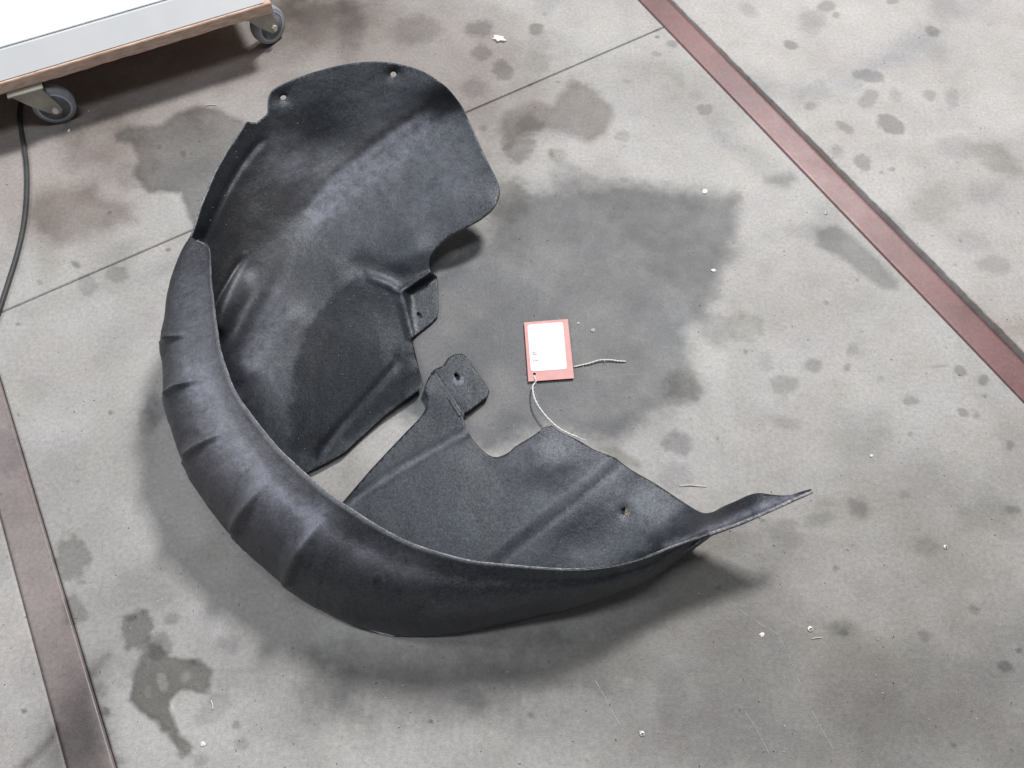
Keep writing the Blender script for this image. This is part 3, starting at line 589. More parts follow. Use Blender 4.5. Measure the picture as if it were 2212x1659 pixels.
def z1(u, v):
    z = e1(u, v)
    # flange: steep narrow wall along the outer edge
    fe = [(423,488),(445,422),(496,319),(533,263),(578,243),(582,210)]
    z = z - rid(u, v, flange, 8, .0030, 1)
    z = z + rid(u, v, [(780,592),(835,612),(866,630),(878,680),(890,728)], 9, .0045, 1)        # fold that runs into the tab
    z = z + rid(u, v, [(866,630),(905,605),(930,590)], 6, .0030)
    z = z - rid(u, v, [(770,575),(820,590),(860,600)], 26, .005)
    z = z + rid(u, v, [(905,775),(870,772),(852,745)], 9, .0018, 2) + rid(u, v, [(866,775),(800,850),(740,915),(680,990)], 9, .0024, 3)
    z = z - rid(u, v, [(900,740),(905,790)], 12, .003)
    z = z + rid(u, v, [(545,580),(515,612),(492,655),(475,700)], 25, .012, 1)    # pressed bulge
    z = z - rid(u, v, [(530,548),(505,585),(480,630),(462,668)], 8, .005, 1)
    z = z - rid(u, v, [(960,215),(880,262),(800,318),(720,385),(660,450)], 12, .0016)        # long crease under the lobe
    z = z + rid(u, v, [(640,530),(590,620),(545,700),(515,780)], 17, .0028, 1)
    z = z + rid(u, v, [(610,680),(575,735),(540,785)], 40, .008)
    x, y = u / 1300, v / 1300
    z = z + .0020 * (fbm(x * 14, y * 14, 71) - .5) + .0007 * (fbm(x * 60, y * 60, 73) - .5)
    for hx, hy in ((850, 160), (612, 211)):
        z = z - .0030 * np.exp(-(np.hypot(u - hx, v - hy) / 15) ** 2)
    return np.maximum(z, .0045)
def d1(u, v):
    d = .75 * np.exp(-(((u - 560) / 110) ** 2 + ((v - 560) / 190) ** 2)) + .5 * np.exp(-(((u - 700) / 150) ** 2 + ((v - 400) / 90) ** 2))
    d += .9 * rid(u, v, [(960,205),(850,275),(760,340),(680,420)], 26, 1.) * .8 + .25 * np.exp(-(((u - 640) / 90) ** 2 + ((v - 730) / 90) ** 2))
    return d * sstep(430, 470, u)
def damp_shade1(u, v):
    wet = [(790,590),(739,618),(709,645),(687,673),(654,717),(651,765),(629,798),(636,827),(621,894),(630,975),(690,992),(870,868),(915,815),(900,720),(870,640)]
    a_ = u + 34 * (fbm(u / 24, v / 24, 201) - .5); b_ = v + 34 * (fbm(u / 24, v / 24, 205) - .5)
    d = dline(a_, b_, wet, True); d = np.where(inpoly(a_, b_, wet), d, -d)
    return .90 * sstep(-11, 13, d) + .5 * np.exp(-(((u - 790) / 44) ** 2 + ((v - 555) / 36) ** 2)) + .6 * np.exp(-(((u - 742) / 34) ** 2 + ((v - 588) / 26) ** 2))  # damp patch; the two blobs paint shade into the hollow
def f1_(u, v):  # sheen on lobe and folds painted as pale colour, over dust film
    return (.95 * rid(u, v, [(690,450),(760,392),(850,322),(912,268)], 30, 1) + .38 * rid(u, v, [(720,430),(860,350),(960,330)], 85, 1)
            + .75 * rid(u, v, [(595,680),(575,725),(535,785)], 24, 1) + .3 * rid(u, v, [(600,660),(560,760),(520,840)], 60, 1) + .35 * rid(u, v, [(545,590),(500,650)], 18, 1)
            + .30 * rid(u, v, [(640,360),(620,330)], 45, 1) + .3 * rid(u, v, [(980,400),(900,480)], 50, 1) + .45 * rid(u, v, [(780,592),(866,632),(890,722)], 6, 1))
def f2_(u, v):  # highlights inside the rim and on the crease painted pale, over dust film
    return (.42 * rid(u, v, [(1120,985),(1200,955)], 42, 1) + .30 * rid(u, v, [(1180,1080),(1270,1010)], 50, 1) + .36 * rid(u, v, [(1330,1060),(1440,1110)], 42, 1)
            + .95 * rid(u, v, [(1440,1178),(1500,1158),(1570,1128),(1640,1096),(1710,1072)], 8, 1) + .5 * rid(u, v, [(1015,930),(950,965),(880,1005),(800,1055),(745,1100)], 9, 1) + .25 * rid(u, v, [(1150,1200),(1350,1190)], 30, 1))
sheet('inner_panel', out1, [hole(850,161,6.5,6,20), hole(612,211,6.5,5,-15)], z1, M_felt, 4.0, d1, f1_, damp_shade1)
# the two tabs
tab1 = [(925,582),(944,597),(946,620),(947,668),(945,684),(935,695),(893,729),(885,731),(874,681),(863,627)]
def zt1(u, v):
    z = z1(u, v); k = sstep(0, 22, dline(u, v, [(930,585),(868,628),(879,680),(890,728)]))
    return -.0004 + z * (1 - k) + (.0055 + .00002 * (730 - v)) * k + .001 * (fbm(u / 25, v / 25, 5) - .5)
sheet('mounting_tab', tab1, [[(900,675),(906,676),(910,681),(912,687),(907,684),(902,680)]], zt1, M_felt, 3.6)

# --- lower panel, flat on the floor, climbing to the rim at its far end
bp2 = Buv([12.1, 13, 14, 15, 16, 17, 18, 19, 20])
low2 = [(690,1135),(740,1085),(770,1050),(800,1015),(842,970),(880,930),(905,905),(921,882),(924,862),(916,842),(918,832),(926,815),(940,798)]
mid2 = [(1003,893),(1001,903),(1008,925),(1022,950),(1040,971),(1058,984),(1075,987),(1097,978),(1115,963),(1150,942),(1187,919),(1213,934),(1243,948),(1283,971),(1330,989),(1361,1013),(1421,1048),(1480,1087),(1516,1107),(1539,1106),(1562,1094),(1590,1082),(1616,1070),(1639,1065),(1665,1068),(1692,1070),(1712,1068),(1730,1062),(1752,1056)]
mid2 = spl(mid2[:14]) + spl(mid2[14:])
rim2 = [(1755,1063),(1706,1084),(1656,1107),(1606,1128),(1556,1146),(1520,1159)]
out2 = low2 + mid2 + rim2 + [(b[0], b[1]) for b in bp2[::-1]]
zc2 = [(690,1135,.005),(740,1085,.006),(800,1015,.007),(880,930,.008),(921,882,.009),(916,842,.014),(940,798,.012),(1003,893,.012),(1040,971,.008),(1097,978,.012),(1187,919,.022),(1243,948,.018),(1330,989,.008),(1421,1048,.006),(1480,1087,.018),(1516,1107,.038),
 (1562,1094,.062),(1590,1082,.077),(1639,1065,.094),(1692,1070,.103),(1752,1056,.113),(1755,1063,.115),(1706,1084,.113),(1656,1107,.109),(1606,1128,.106),(1556,1146,.105),(1520,1159,.106),
 (1580,1115,.084),(1625,1092,.098),(1665,1086,.104),(1500,1135,.056),(1540,1125,.072),(1450,1150,.034),(1400,1165,.022),(1380,1190,.016),(1450,1180,.056),
 (1000,1000,.010),(900,1000,.008),(900,1100,.008),(1000,1150,.010),(1100,1100,.010),(1150,1180,.008),(1230,1050,.012),(1300,1150,.010),(1350,1060,.010),(1250,1180,.008),(1150,1000,.016),(1430,1100,.018),(1000,1220,.006),(1150,1260,.006),(1290,1220,.008)] + bp2
e2 = tps_fit(zc2)
def z2(u, v):
    z = e2(u, v)
    z = z + rid(u, v, [(1015,930),(950,965),(880,1005),(800,1055),(740,1100)], 11, .0030)                                    # pale raised crease
    sd = ((u - 1335) * (1130 - 995) - (v - 995) * (1105 - 1335)) / math.hypot(135, 230)                                       # step line
    L = [(1345,998),(1300,1040),(1230,1095),(1160,1150),(1080,1215)]
    d = dline(u, v, L); side = np.where((v - 998) * (1080 - 1345) - (u - 1345) * (1215 - 998) > 0, 1, -1)
    z = z + .010 * np.exp(-(d / 70) ** 2) * sstep(-34, 12, -d * side)
    z = z + .006 * np.exp(-(((u - 1180) / 60) ** 2 + ((v - 1000) / 40) ** 2))
    x, y = u / 1300, v / 1300
    z = z + .0020 * (fbm(x * 11, y * 11, 81) - .5) + .0006 * (fbm(x * 60, y * 60, 83) - .5)
    z = z - .003 * np.exp(-(np.hypot(u - 1352, v - 1105) / 14) ** 2)
    return np.maximum(z, .0045)
jag = [(1341,1099),(1346,1101),(1350,1096),(1352,1101),(1349,1104),(1351,1108),(1347,1112),(1345,1105)]
sheet('lower_panel', out2, [jag], z2, M_felt, 5.0, lambda u, v: .25 * np.exp(-(((u - 1150) / 160) ** 2 + ((v - 990) / 60) ** 2)) + .2 * rid(u, v, [(1015,930),(880,1005),(740,1100)], 9, 1), f2_)  # dust, plus light on the raised crease painted pale
tab2 = rounded([(940,798),(957,790),(972,768),(998,764),(1012,776),(1056,838),(1058,856),(1012,890),(1003,893)], 1).tolist()
tab2 = [(930,806),(940,797),(957,790),(968,773),(982,765),(998,764),(1008,771),(1020,790),(1052,834),(1057,845),(1053,857),(1012,889),(1003,893),(992,901)]
zt2 = lambda u, v: -.0004 + z2(u, v) * (1 - sstep(0, 14, dline(u, v, [(940,798),(1003,893)]))) + .0125 * sstep(0, 14, dline(u, v, [(940,798),(1003,893)])) + .0012 * (fbm(u / 22, v / 22, 6) - .5)
sheet('mounting_tab', tab2, [hole(987,813,4.6,8.2,-28)], zt2, M_felt, 3.6, None, lambda u, v: 2.2 * np.exp(-((np.hypot(u - 990, v - 819) - 8) / 3.5) ** 2) * (v > 814))

# mud crumbs round the torn hole and pale scuffed ring under the tab slot
def patch(name, cx, cy, z0, r, n, material, parent, sz=.0016):
    bm = bmesh.new()
    for i in range(n):
        a = random.uniform(0, 6.28); d = r * math.sqrt(random.random()); w = P(cx + d * math.cos(a), cy + d * math.sin(a), z0) - (LI if parent else 0)
        mt = Matrix.Translation(Vector(w)) @ Matrix.Rotation(a * 3, 4, 'Z') @ Matrix.Diagonal((1, random.uniform(.5, 1), .35, 1))
        bmesh.ops.create_icosphere(bm, subdivisions=1, radius=sz * random.uniform(.5, 1.2), matrix=mt)
    return bmobj(name, bm, material, parent, True)
o = patch('dried_mud', 1358, 1108, float(z2(np.array([1358.]), np.array([1108.]))[0]) + .0004, 9, 45, M_beige, liner); o['kind'] = 'stuff'

# pale cut edge running along the whole rim
rimp = [tuple(p[:3]) for p in pairs[:-2]] + [(1456,1180,.115),(1520,1158,.1065),(1556,1145,.1055),(1606,1127,.1065),(1656,1106,.1095),(1706,1083,.1135),(1755,1062,.1155)]
rp = pchain(None, np.array(rimp), np.linspace(0, len(rimp) - 1, 420)); rw = P(rp[:, 0], rp[:, 1], rp[:, 2] + .0012)
tg = np.gradient(rw, axis=0); tg /= np.linalg.norm(tg, axis=1)[:, None]; sd = np.c_[tg[:, 1], -tg[:, 0], 0 * tg[:, 0]]; sd /= np.linalg.norm(sd, axis=1)[:, None]
if sd[100] @ np.r_[C0 - rw[100, :2], 0] < 0: sd = -sd
jit = .0007 * (fbm(np.arange(420) * .35, np.zeros(420), 91) - .5)
wdt = (.0010 + .0012 * sstep(60, 260, np.arange(420)))[:, None]
upv = np.array([0, 0, 1.])
ring = [rw - sd * (wdt + jit[:, None]) - upv * .0016, rw - sd * (wdt + jit[:, None]) * .8 + upv * .0009, rw + sd * (wdt - jit[:, None]) * .8 + upv * .0007, rw + sd * (wdt - jit[:, None]) - upv * .0022]
vv_ = np.stack(ring, 1).reshape(-1, 3); ix = np.arange(420 * 4).reshape(420, 4); fc = []
for j in range(4): fc.append(np.stack([ix[:-1, j], ix[1:, j], ix[1:, (j + 1) % 4], ix[:-1, (j + 1) % 4]], -1))
fc = np.vstack(fc).tolist() + [ix[0].tolist(), ix[-1].tolist()]
re_ = mesh('rim_edge', vv_ - LI, fc, [M_edge], liner); tag(re_, 'pale cut felt edge along the rim')

# ------------------------------------------------------------------ tube helper
def tube(name, pts, r, material, parent=None, seg=8, n=80, twist=0, off=0):
    c = catmull(np.array(pts, float), n); t = np.gradient(c, axis=0); t /= np.linalg.norm(t, axis=1)[:, None]
    s = np.cross(t, [0, 0, 1.]); s /= np.linalg.norm(s, axis=1)[:, None] + 1e-9; u_ = np.cross(s, t)
    vs = []
    for i in range(n):
        rr = r * (1 if not callable(r) else 1)
        for k in range(seg):
            a = 2 * math.pi * k / seg
            lob = 1 + (.22 * math.cos(2 * a + i * twist) if twist else 0)
            vs.append(c[i] + (s[i] * math.cos(a) + u_[i] * math.sin(a)) * rr * lob - off)
    fs = [(i * seg + k, i * seg + (k + 1) % seg, (i + 1) * seg + (k + 1) % seg, (i + 1) * seg + k) for i in range(n - 1) for k in range(seg)]
    fs += [tuple(range(seg)), tuple(range((n - 1) * seg, n * seg))[::-1]]
    o = mesh(name, vs, fs, [material], parent)
    bm = bmesh.new(); bm.from_mesh(o.data); bmesh.ops.recalc_face_normals(bm, faces=bm.faces); bm.to_mesh(o.data); bm.free()
    return o

# ------------------------------------------------------------------ red tag with sticker and twine
TO = P(1185, 757, 0); tg_ = empty('red_tag', tuple(TO))
tag(tg_, 'salmon red card tag with blank white sticker and twine, inside the curled liner', 'tag')
tz = .0045
def card(name, poly, z, th, mats, holes=()):
    ol = np.array(poly, float); loops = [ol] + [np.array(h) for h in holes]
    pts = np.vstack(loops); e = []; n = 0
    for L in loops: e += [(n + i, n + (i + 1) % len(L)) for i in range(len(L))]; n += len(L)
    r = delaunay_2d_cdt([Vector(p) for p in pts], e, [], 0, 1e-6); V = np.array([tuple(p) for p in r[0]]); Fc = []
    for f_ in r[2]:
        c = V[list(f_)].mean(0)[None]
        if inpoly(c[:, 0], c[:, 1], ol)[0] and not any(inpoly(c[:, 0], c[:, 1], L)[0] for L in loops[1:]): Fc.append(list(f_))
    w = P(V[:, 0], V[:, 1], z) - TO
    o = mesh(name, w, Fc, mats, tg_, smooth=False)
    bm = bmesh.new(); bm.from_mesh(o.data); bmesh.ops.recalc_face_normals(bm, faces=bm.faces)
    for f_ in bm.faces:
        if f_.normal.z < 0: f_.normal_flip()
    bm.to_mesh(o.data); bm.free()
    mo = o.modifiers.new('t', 'SOLIDIFY'); mo.thickness = th; mo.offset = -1
    if len(mats) > 1: mo.material_offset_rim = 1
    return o
def sub(poly, n=2): return rounded(poly, n).tolist()
c4 = [(1132, 696.5), (1226.5, 689), (1240, 817), (1141.5, 824)]
card('card', c4, tz, .0016, [M_tagred, M_tagedge], [hole(1154.5, 808, 3.3, 3.0)])
stk = [(1139,701.5),(1216,695.5),(1224.5,797),(1147,802.5)]
def rr_quad(q, r=6):
    out = []; n = len(q)
    for i in range(n):
        p = np.array(q[i], float); a = np.array(q[i - 1], float); b = np.array(q[(i + 1) % n], float)
        pa = p + (a - p) / np.linalg.norm(a - p) * r; pb = p + (b - p) / np.linalg.norm(b - p) * r
        for t in (0, .33, .67, 1): out.append(tuple((1-t)**2 * pa + 2*t*(1-t) * p + t*t * pb))
    return out
card('sticker', rr_quad(stk, 6), tz + .0005, .0004, [M_white])
def strip_on(name, a, b, w, z):
    a, b = np.array(a, float), np.array(b, float); d = (b - a) / np.linalg.norm(b - a); n = np.array([-d[1], d[0]]) * w / 2
    return card(name, [tuple(a - n), tuple(b - n), tuple(b + n), tuple(a + n)], z, .0001, [M_ink])
for a_, b_, w_ in (((1149.5,760.8),(1162.5,760.0),.8),((1149.8,763.8),(1156,763.4),.6),((1150,766.4),(1161,765.6),.8),((1151,779.4),(1163,778.6),.8),((1148,726),(1160,725.3),.35),((1149,734),(1158,733.5),.3),((1151,782.0),(1159,781.6),.3)):
    strip_on('printed_line', a_, b_, w_, tz + .0008)
pz = lambda l: [tuple(P(u, v, z)) for u, v, z in l]
tube('twine', pz([(1154,811,.0035),(1155.5,816,.0062),(1158,823,.0064),(1155,828,.0050),(1151,835,.0085),(1152,850,.0125),(1158,868,.0150),(1170,887,.0160),(1188,908,.0165),(1208,925,.0180),(1228,936,.0195),(1248,944,.0215)]), .0012, M_string, tg_, 8, 170, .9, TO)
tube('twine', pz([(1240,792.5,.0014),(1255,789,.0020),(1272,785,.0030),(1296,778,.0034),(1318,777.5,.003),(1336,780,.0022),(1352,781,.0016)]), .0012, M_string, tg_, 8, 110, .9, TO)
tube('twine_fibre', pz([(1248,944,.0215),(1254,947,.0218),(1261,949.5,.0215),(1267,951,.0210)]), .0006, M_string, tg_, 5, 12, 0, TO)
for i in range(14):
    s_u, s_v, s_z = random.choice([(1153,840,.010),(1160,870,.015),(1185,905,.0165),(1156,826,.0062),(1262,787,.0028),(1305,778,.0034),(1240,941,.021),(1220,932,.019)])
    a = random.uniform(0, 6.28); l = random.uniform(4, 8)
    tube('twine_fibre', pz([(s_u, s_v, s_z), (s_u + l * .5 * math.cos(a), s_v + l * .5 * math.sin(a), s_z + .001), (s_u + l * math.cos(a + .4), s_v + l * math.sin(a + .4), s_z + .0005)]), .00018, M_string, tg_, 4, 6, 0, TO)

# ------------------------------------------------------------------ white dolly / cabinet on castors, top left
f0, f1 = P(0, 206, .092)[:2], P(592, 27, .092)[:2]; fd = (f1 - f0) / np.linalg.norm(f1 - f0); fn = np.array([-fd[1], fd[0]])
if fn[1] < 0: fn = -fn
cab = empty('platform_dolly', (f1[0], f1[1], 0), math.atan2(fd[1], fd[0]))
tag(cab, 'white topped platform dolly with raw wooden edge and grey castors, top left', 'dolly')
def prism_box(name, x0, x1, y0, y1, z0, z1, m_, par, bev=.001, jag=0):
    bm = bmesh.new(); bmesh.ops.create_cube(bm, size=1, matrix=Matrix.Translation(((x0+x1)/2, (y0+y1)/2, (z0+z1)/2)) @ Matrix.Diagonal((x1-x0, y1-y0, z1-z0, 1)))
    if bev: bmesh.ops.bevel(bm, geom=list(bm.edges), offset=bev, segments=2, affect='EDGES')
    if jag:
        es = [e for e in bm.edges if e.calc_length() > .5]; bmesh.ops.subdivide_edges(bm, edges=es, cuts=150)
        for v_ in bm.verts:
            n_ = float(fbm(np.array([v_.co.x * 45]), np.array([v_.co.z * 30]), 3, 5)[0] * 1.5 - .25) - .5
            if v_.co.y < (y0 + y1) / 2: v_.co.y += n_ * jag; v_.co.z += (n_ * jag * .5 if v_.co.z < (z0 + z1) / 2 else 0)
    return bmobj(name, bm, m_, par)
prism_box('base_board', -1.6, 0, 0, 1.15, .092, .113, M_wood, cab, .001, .0022)
bm = bmesh.new(); vs_ = [bm.verts.new(p) for p in ((-1.6,.004,.1135),(-.012,.004,.1135),(-.012,1.14,.1135),(-1.6,1.14,.1135),(-1.6,.040,.1475),(-.012,.040,.1475),(-.012,1.14,.1475),(-1.6,1.14,.1475))]
for f_ in ((3,2,1,0),(4,5,6,7),(0,1,5,4),(1,2,6,5),(2,3,7,6),(3,0,4,7)): bm.faces.new([vs_[i] for i in f_])
bmesh.ops.bevel(bm, geom=list(bm.edges), offset=.0015, segments=2, affect='EDGES')
bmobj('white_panel', bm, M_paint, cab)
prism_box('panel_lip', -1.6, -.016, .042, .047, .1480, .1500, M_paint, cab, .0007)
def lathe(bm, prof, seg=40, axis='Y', mtx=Matrix.Identity(4)):
    rows = []
    for (r, h) in prof:
        rows.append([bm.verts.new(mtx @ Vector((r * math.cos(2*math.pi*k/seg), h, r * math.sin(2*math.pi*k/seg)))) for k in range(seg)])
    for a, b in zip(rows[:-1], rows[1:]):
        for k in range(seg): bm.faces.new((a[k], a[(k+1) % seg], b[(k+1) % seg], b[k]))
    for row in (rows[0], rows[-1]):
        if prof[0][0] > 1e-6: 
            try: bm.faces.new(row)
            except ValueError: pass
    bmesh.ops.recalc_face_normals(bm, faces=bm.faces)
R_W = .0375; wd = .012
def make_castor(px, py, yaw):
    c = empty('castor', (px, py, 0), yaw); c.parent = cab
    # tyre sits away from the swivel
    ox = .022
    bm = bmesh.new(); lathe(bm, [(R_W*.80, -wd), (R_W*.93, -wd*1.02), (R_W, -wd*.55), (R_W, wd*.55), (R_W*.93, wd*1.02), (R_W*.80, wd), (R_W*.80, -wd)], 48, mtx=Matrix.Translation((ox, 0, R_W)))
    bmobj('tyre', bm, M_wheel, c, True)
    bm = bmesh.new(); lathe(bm, [(R_W*.70, -wd*.98), (R_W*.81, -wd*1.08), (R_W*.81, wd*1.08), (R_W*.70, wd*.98), (R_W*.70, -wd*.98)], 48, mtx=Matrix.Translation((ox, 0, R_W)))
    bmobj('wheel_rim', bm, M_hubrim, c, True)
    bm = bmesh.new(); lathe(bm, [(R_W*.71, -wd*.35), (R_W*.3, -wd*.45), (R_W*.26, -wd*.95), (.001, -wd*.95)], 32, mtx=Matrix.Translation((ox, 0, R_W)))
    lathe(bm, [(R_W*.71, wd*.35), (R_W*.3, wd*.45), (R_W*.26, wd*.95), (.001, wd*.95)], 32, mtx=Matrix.Translation((ox, 0, R_W)))
    bmobj('hub', bm, M_hub, c, True)
    bm = bmesh.new()                                             # fork: two tapering cheeks and a crown
    for s in (-1, 1):
        y = s * (wd + .004)
        out = [(-.030, .086), (.022, .086), (ox + .011, R_W + .010), (ox + .012, R_W - .003), (ox + .005, R_W - .011), (ox - .005, R_W - .010), (ox - .014, R_W - .001), (-.012, .060)]
        va = [bm.verts.new((x, y - s * 0, z)) for x, z in out]; vb = [bm.verts.new((x, y + s * .002, z)) for x, z in out]
        bm.faces.new(va); bm.faces.new(vb)
        for i in range(len(out)): bm.faces.new((va[i], va[(i+1) % len(out)], vb[(i+1) % len(out)], vb[i]))
    bmesh.ops.create_cube(bm, size=1, matrix=Matrix.Translation((-.004, 0, .0875)) @ Matrix.Diagonal((.056, 2*wd+.0125, .003, 1)))
    bmesh.ops.recalc_face_normals(bm, faces=bm.faces); bmobj('fork', bm, M_zinc, c)
    bm = bmesh.new(); bmesh.ops.create_cube(bm, size=1, matrix=Matrix.Translation((-.004, 0, .0905)) @ Matrix.Diagonal((.062, .046, .0026, 1)))
    bmobj('mounting_plate', bm, M_zinc, c)
    bm = bmesh.new()
    bmesh.ops.create_cone(bm, cap_ends=True, segments=6, radius1=.0062, radius2=.0055, depth=.005, matrix=Matrix.Translation((ox, -(wd + .0085), R_W)) @ Matrix.Rotation(math.pi/2, 4, 'X'))
    bmobj('axle_bolt', bm, M_steel, c)
    return c
th0 = math.atan2(fd[1], fd[0])
def castor_at(u, v, wyaw):
    w = P(u, v, R_W)[:2]; yaw = wyaw - th0
    d = w - f1; x = d @ fd; y = d @ fn
    x -= .022 * math.cos(yaw); y -= .022 * math.sin(yaw)
    return make_castor(x, y, yaw)
castor_at(116, 224, math.radians(24)); castor_at(578, 52, math.radians(52))
castor_at(300, -260, math.radians(20)); castor_at(-120, -150, math.radians(10))

# ------------------------------------------------------------------ cable
cb = tube('floor_cable', pz([(60,150,.0042),(42,240,.004),(46,285,.004),(56,345,.004),(58,410,.004),(52,480,.004),(38,545,.004),(18,610,.004),(0,665,.004),(-20,720,.004),(-60,800,.004),(-140,900,.004),(-300,1010,.004),(-620,1080,.004)]), .0042, M_cable, None, 12, 200)
tag(cb, 'dark grey rubber cable lying on the floor at the left edge', 'cable')

# ------------------------------------------------------------------ litter
def screw_head(u, v, label, r=.0036):
    w = P(u, v, 0); e = empty('screw', tuple(w), random.uniform(0, 3)); tag(e, label, 'screw', 'screw heads set in the floor')
    bm = bmesh.new(); lathe(bm, [(r, .0002), (r, .0011), (r * .8, .0019), (r * .35, .0022), (.0001, .0023)], 20, mtx=Matrix.Rotation(math.pi / 2, 4, 'X'))
    bmobj('head', bm, M_steel, e, True)
    bm = bmesh.new()
    for a in (0, math.pi / 2):
        bmesh.ops.create_cube(bm, size=1, matrix=Matrix.Rotation(a, 4, 'Z') @ Matrix.Translation((0, 0, .0019)) @ Matrix.Diagonal((r * 1.2, r * .25, .0011, 1)))
    bmobj('cross_slot', bm, M_dark, e)
screw_head(1281, 714, 'bright screw head just right of the salmon red tag', .0034)
screw_head(1750, 1359, 'bright cross slotted screw head right of the liner, below its pointed end', .0040)
screw_head(1387, 1585, 'cross slotted screw head near the bottom edge of the photo', .0036)
screw_head(2042, 1182, 'small screw head at the right side below the red strip', .0034)
screw_head(1784, 461, 'dull round screw head in the angle left of the red strip', .0034)
def flake(u, v, r, label, aspect=.6, ang=0, n=9, material=M_flake, name='paper_flake', cat='flake', h=.0012):
    w = P(u, v, 0); bm = bmesh.new(); rs = [r * random.uniform(.6, 1.1) for _ in range(n)]
    top = [bm.verts.new((rs[k] * math.cos(2*math.pi*k/n), rs[k] * aspect * math.sin(2*math.pi*k/n), h * random.uniform(.6, 1.6))) for k in range(n)]
    bot = [bm.verts.new((t.co.x * .97, t.co.y * .97, .0002)) for t in top]; c = bm.verts.new((0, 0, h * 1.9))
    for k in range(n):
        bm.faces.new((top[k], top[(k+1) % n], c)); bm.faces.new((bot[k], bot[(k+1) % n], top[(k+1) % n], top[k]))
    bm.faces.new(bot[::-1])
    o = bmobj(name, bm, material); o.location = w; o.rotation_euler = (0, 0, ang); return tag(o, label, cat, 'white flakes scattered on the floor')
flake(1078, 85, .0155, 'largest white crumpled flake, above the liner beside the floor seam', .62, -.3, 12, h=.003)
flake(1522, 414, .0065, 'small white flake inside the dark stain near the red strip', .75, .5)
flake(149, 283, .0052, 'white chip on the floor below the left castor', .5, 1.4, 8)
flake(1541, 584, .0042, 'tiny white crumb at the right border of the dark stain', .8, 0, 8)
flake(440, 1608, .0045, 'white crumb under the oil splash at the bottom left', .8, 0, 8)
flake(1249, 699, .0028, 'white crumb between the tag and the screw head', .6, .8, 7)
flake(1882, 985, .0035, 'white crumb on the pale floor far right of the liner', .7, .3, 7)
flake(1646, 1371, .0045, 'dull pale crumb left of the cross slotted screw head', .8, .3, 9)
flake(427, 475, .0048, 'white sliver caught beside the rim notch of the liner', .35, 1.0, 6)
def fibre_obj(pts, label, r=.0006, material=M_straw):
    o = tube('thread', pz(pts), r, material, None, 6, 24); return tag(o, label, 'thread', 'loose pale threads on the floor')
fibre_obj([(1468,1050,.0008),(1490,1048,.0016),(1510,1050,.001),(1526,1051,.0008)], 'pale thread lying above the pointed end of the liner', .0008)
fibre_obj([(456,1513,.001),(459,1522,.0012),(460,1532,.001)], 'short bright straw inside the faint ring stain at lower left', .0009)
fibre_obj([(443,228,.001),(455,226,.0013),(467,227,.001)], 'short pale straw on the floor between cabinet and liner', .0008)
fibre_obj([(1754,1380,.001),(1762,1378,.0014),(1775,1377,.001)], 'thin bright sliver beside the cross slotted screw head', .0006)
fibre_obj([(1116,963,.0125),(1128,956,.0150),(1150,943,.0185),(1188,919,.0240)], 'pale line added for the lit edge of the lower panel', .0003)  # added pale line, stands in for light caught by the panel edge

def litter(name, n, material, lab, smin, smax, thick, area=None):
    vs, fs = [], []
    for i in range(n):
        u, v = random.uniform(-20, 2230), random.uniform(-20, 1680)
        x, y, _ = P(u, v, 0); l = random.uniform(smin, smax) * (1 if random.random() < .9 else 1.8); a = random.uniform(0, math.pi); w = thick * random.uniform(.6, 1.4)
        dx, dy = math.cos(a) * l / 2, math.sin(a) * l / 2; nx, ny = -math.sin(a) * w / 2, math.cos(a) * w / 2; b = random.uniform(-.3, .3) * l
        k = len(vs); mx, my = x + nx / w * b, y + ny / w * b
        for (px, py) in ((x - dx, y - dy), (mx, my), (x + dx, y + dy)):
            vs += [(px - nx, py - ny, .0003), (px + nx, py + ny, .0003), (px, py, .0003 + w * .8)]
        for j in (0, 3):
            fs += [(k+j, k+j+3, k+j+5, k+j+2), (k+j+1, k+j+2, k+j+5, k+j+4), (k+j, k+j+1, k+j+4, k+j+3)]
        fs += [(k, k+2, k+1), (k+6, k+7, k+8)]
    o = mesh(name, vs, fs, [material], None, smooth=False); return tag(o, lab, None, None, 'stuff')
litter('floor_lint', 1500, M_straw, 'tiny pale fibres and lint strewn over the floor', .0008, .0032, .00035)
litter('floor_grit', 420, M_grit, 'black specks of grit strewn over the floor', .0007, .0026, .0007)
litter('paint_crumbs', 160, M_flake, 'tiny white crumbs strewn over the floor', .0009, .0022, .0010)

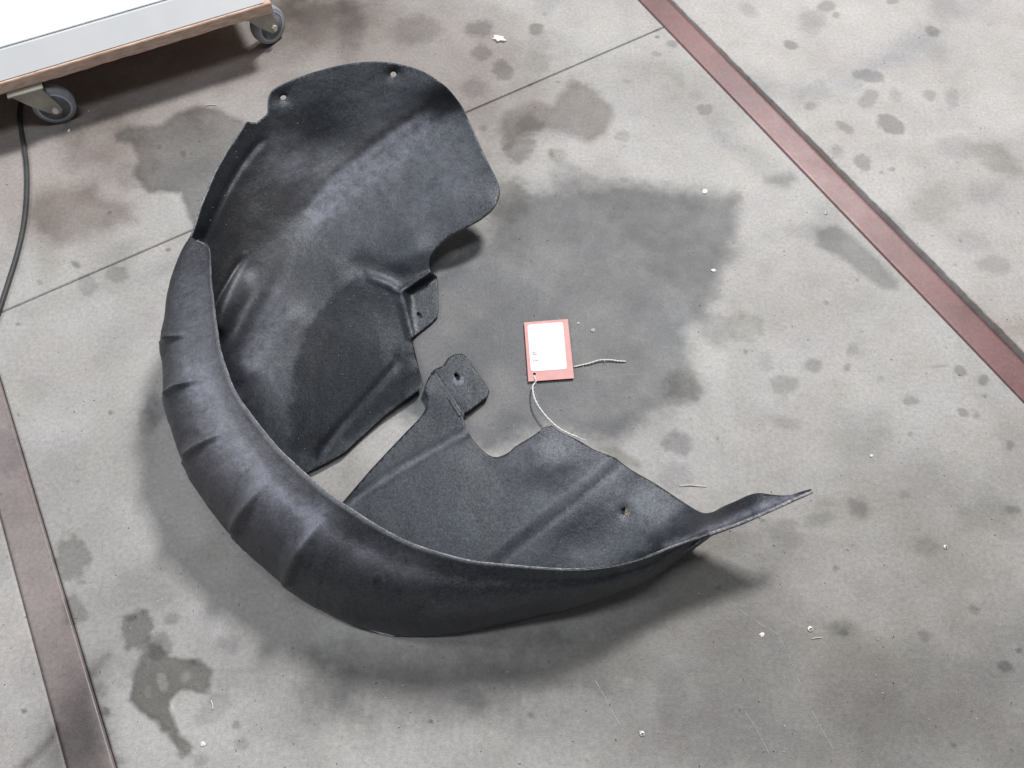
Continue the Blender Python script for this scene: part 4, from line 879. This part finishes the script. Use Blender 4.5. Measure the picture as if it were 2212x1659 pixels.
# scuffed scratches worn into the slabs
def scratches(lines):
    vs, fs = [], []
    for pts in lines:
        c = catmull(np.array([list(P(u, v, 0)) for u, v in pts]), 40)
        t = np.gradient(c, axis=0); t /= np.linalg.norm(t, axis=1)[:, None]; n_ = np.c_[-t[:, 1], t[:, 0], 0 * t[:, 0]]
        for i in range(39):
            if random.random() < .22: continue
            w = random.uniform(.00012, .00034); k = len(vs)
            vs += [c[i] - n_[i] * w + [0, 0, .0004], c[i] + n_[i] * w + [0, 0, .0004], c[i+1] + n_[i+1] * w + [0, 0, .0004], c[i+1] - n_[i+1] * w + [0, 0, .0004]]
            fs.append((k, k+1, k+2, k+3))
    o = mesh('scratch_marks', vs, fs, [M_scr], fl, smooth=False); o['kind'] = 'stuff'
M_scr, _, _ = mat('scratched_concrete', (.56, .55, .52), .8)
scratches([BR([(850,830),(930,930),(1060,1030),(1150,1090),(1230,1260),(1300,1420),(1385,1575)]), BR([(980,1380),(1050,1480),(1110,1595)]), BR([(1030,740),(1110,870)]), BR([(1820,560),(1990,710)]),
 BR([(1540,650),(1565,695)]), BR([(900,910),(940,970)]), BR([(360,1280),(480,1500)]), [(1365,163),(1420,156),(1465,146),(1500,134)], TR([(930,1170),(1130,1050),(1330,940)]), TR([(1150,960),(1190,1010)]),
 TL([(1370,190),(1390,230),(1415,270)]), TL([(1290,215),(1350,300)]), TL([(330,1180),(420,1120)]), TL([(590,1130),(640,1150)]), BL([(1250,960),(1290,1080)]), BL([(1040,1370),(1110,1520)]), BL([(240,660),(420,560)]), BL([(330,300),(500,180)])])
# pale crumbs and flecks caught on the inner panel and the band
bm = bmesh.new()
for i in range(95):
    if i < 70: u, v = random.uniform(450, 900), random.uniform(230, 760)
    else: u, v = random.uniform(560, 1000), random.uniform(600, 1000)
    if not inpoly(np.array([u]), np.array([v]), out1)[0] or u < 440 + max(0, (v - 520) * .35): continue
    z = float(z1(np.array([u]), np.array([v]))[0]) + .0004; w = P(u, v, z) - LI; a = random.gauss(.75, .5); l = random.uniform(.0005, .0016)
    bmesh.ops.create_icosphere(bm, subdivisions=1, radius=1, matrix=Matrix.Translation(Vector(w)) @ Matrix.Rotation(a, 4, 'Z') @ Matrix.Diagonal((l * random.uniform(.8, 1.8), l * .45, .0003, 1)))
o = bmobj('dust_flecks', bm, M_beige, liner, True); o['kind'] = 'stuff'
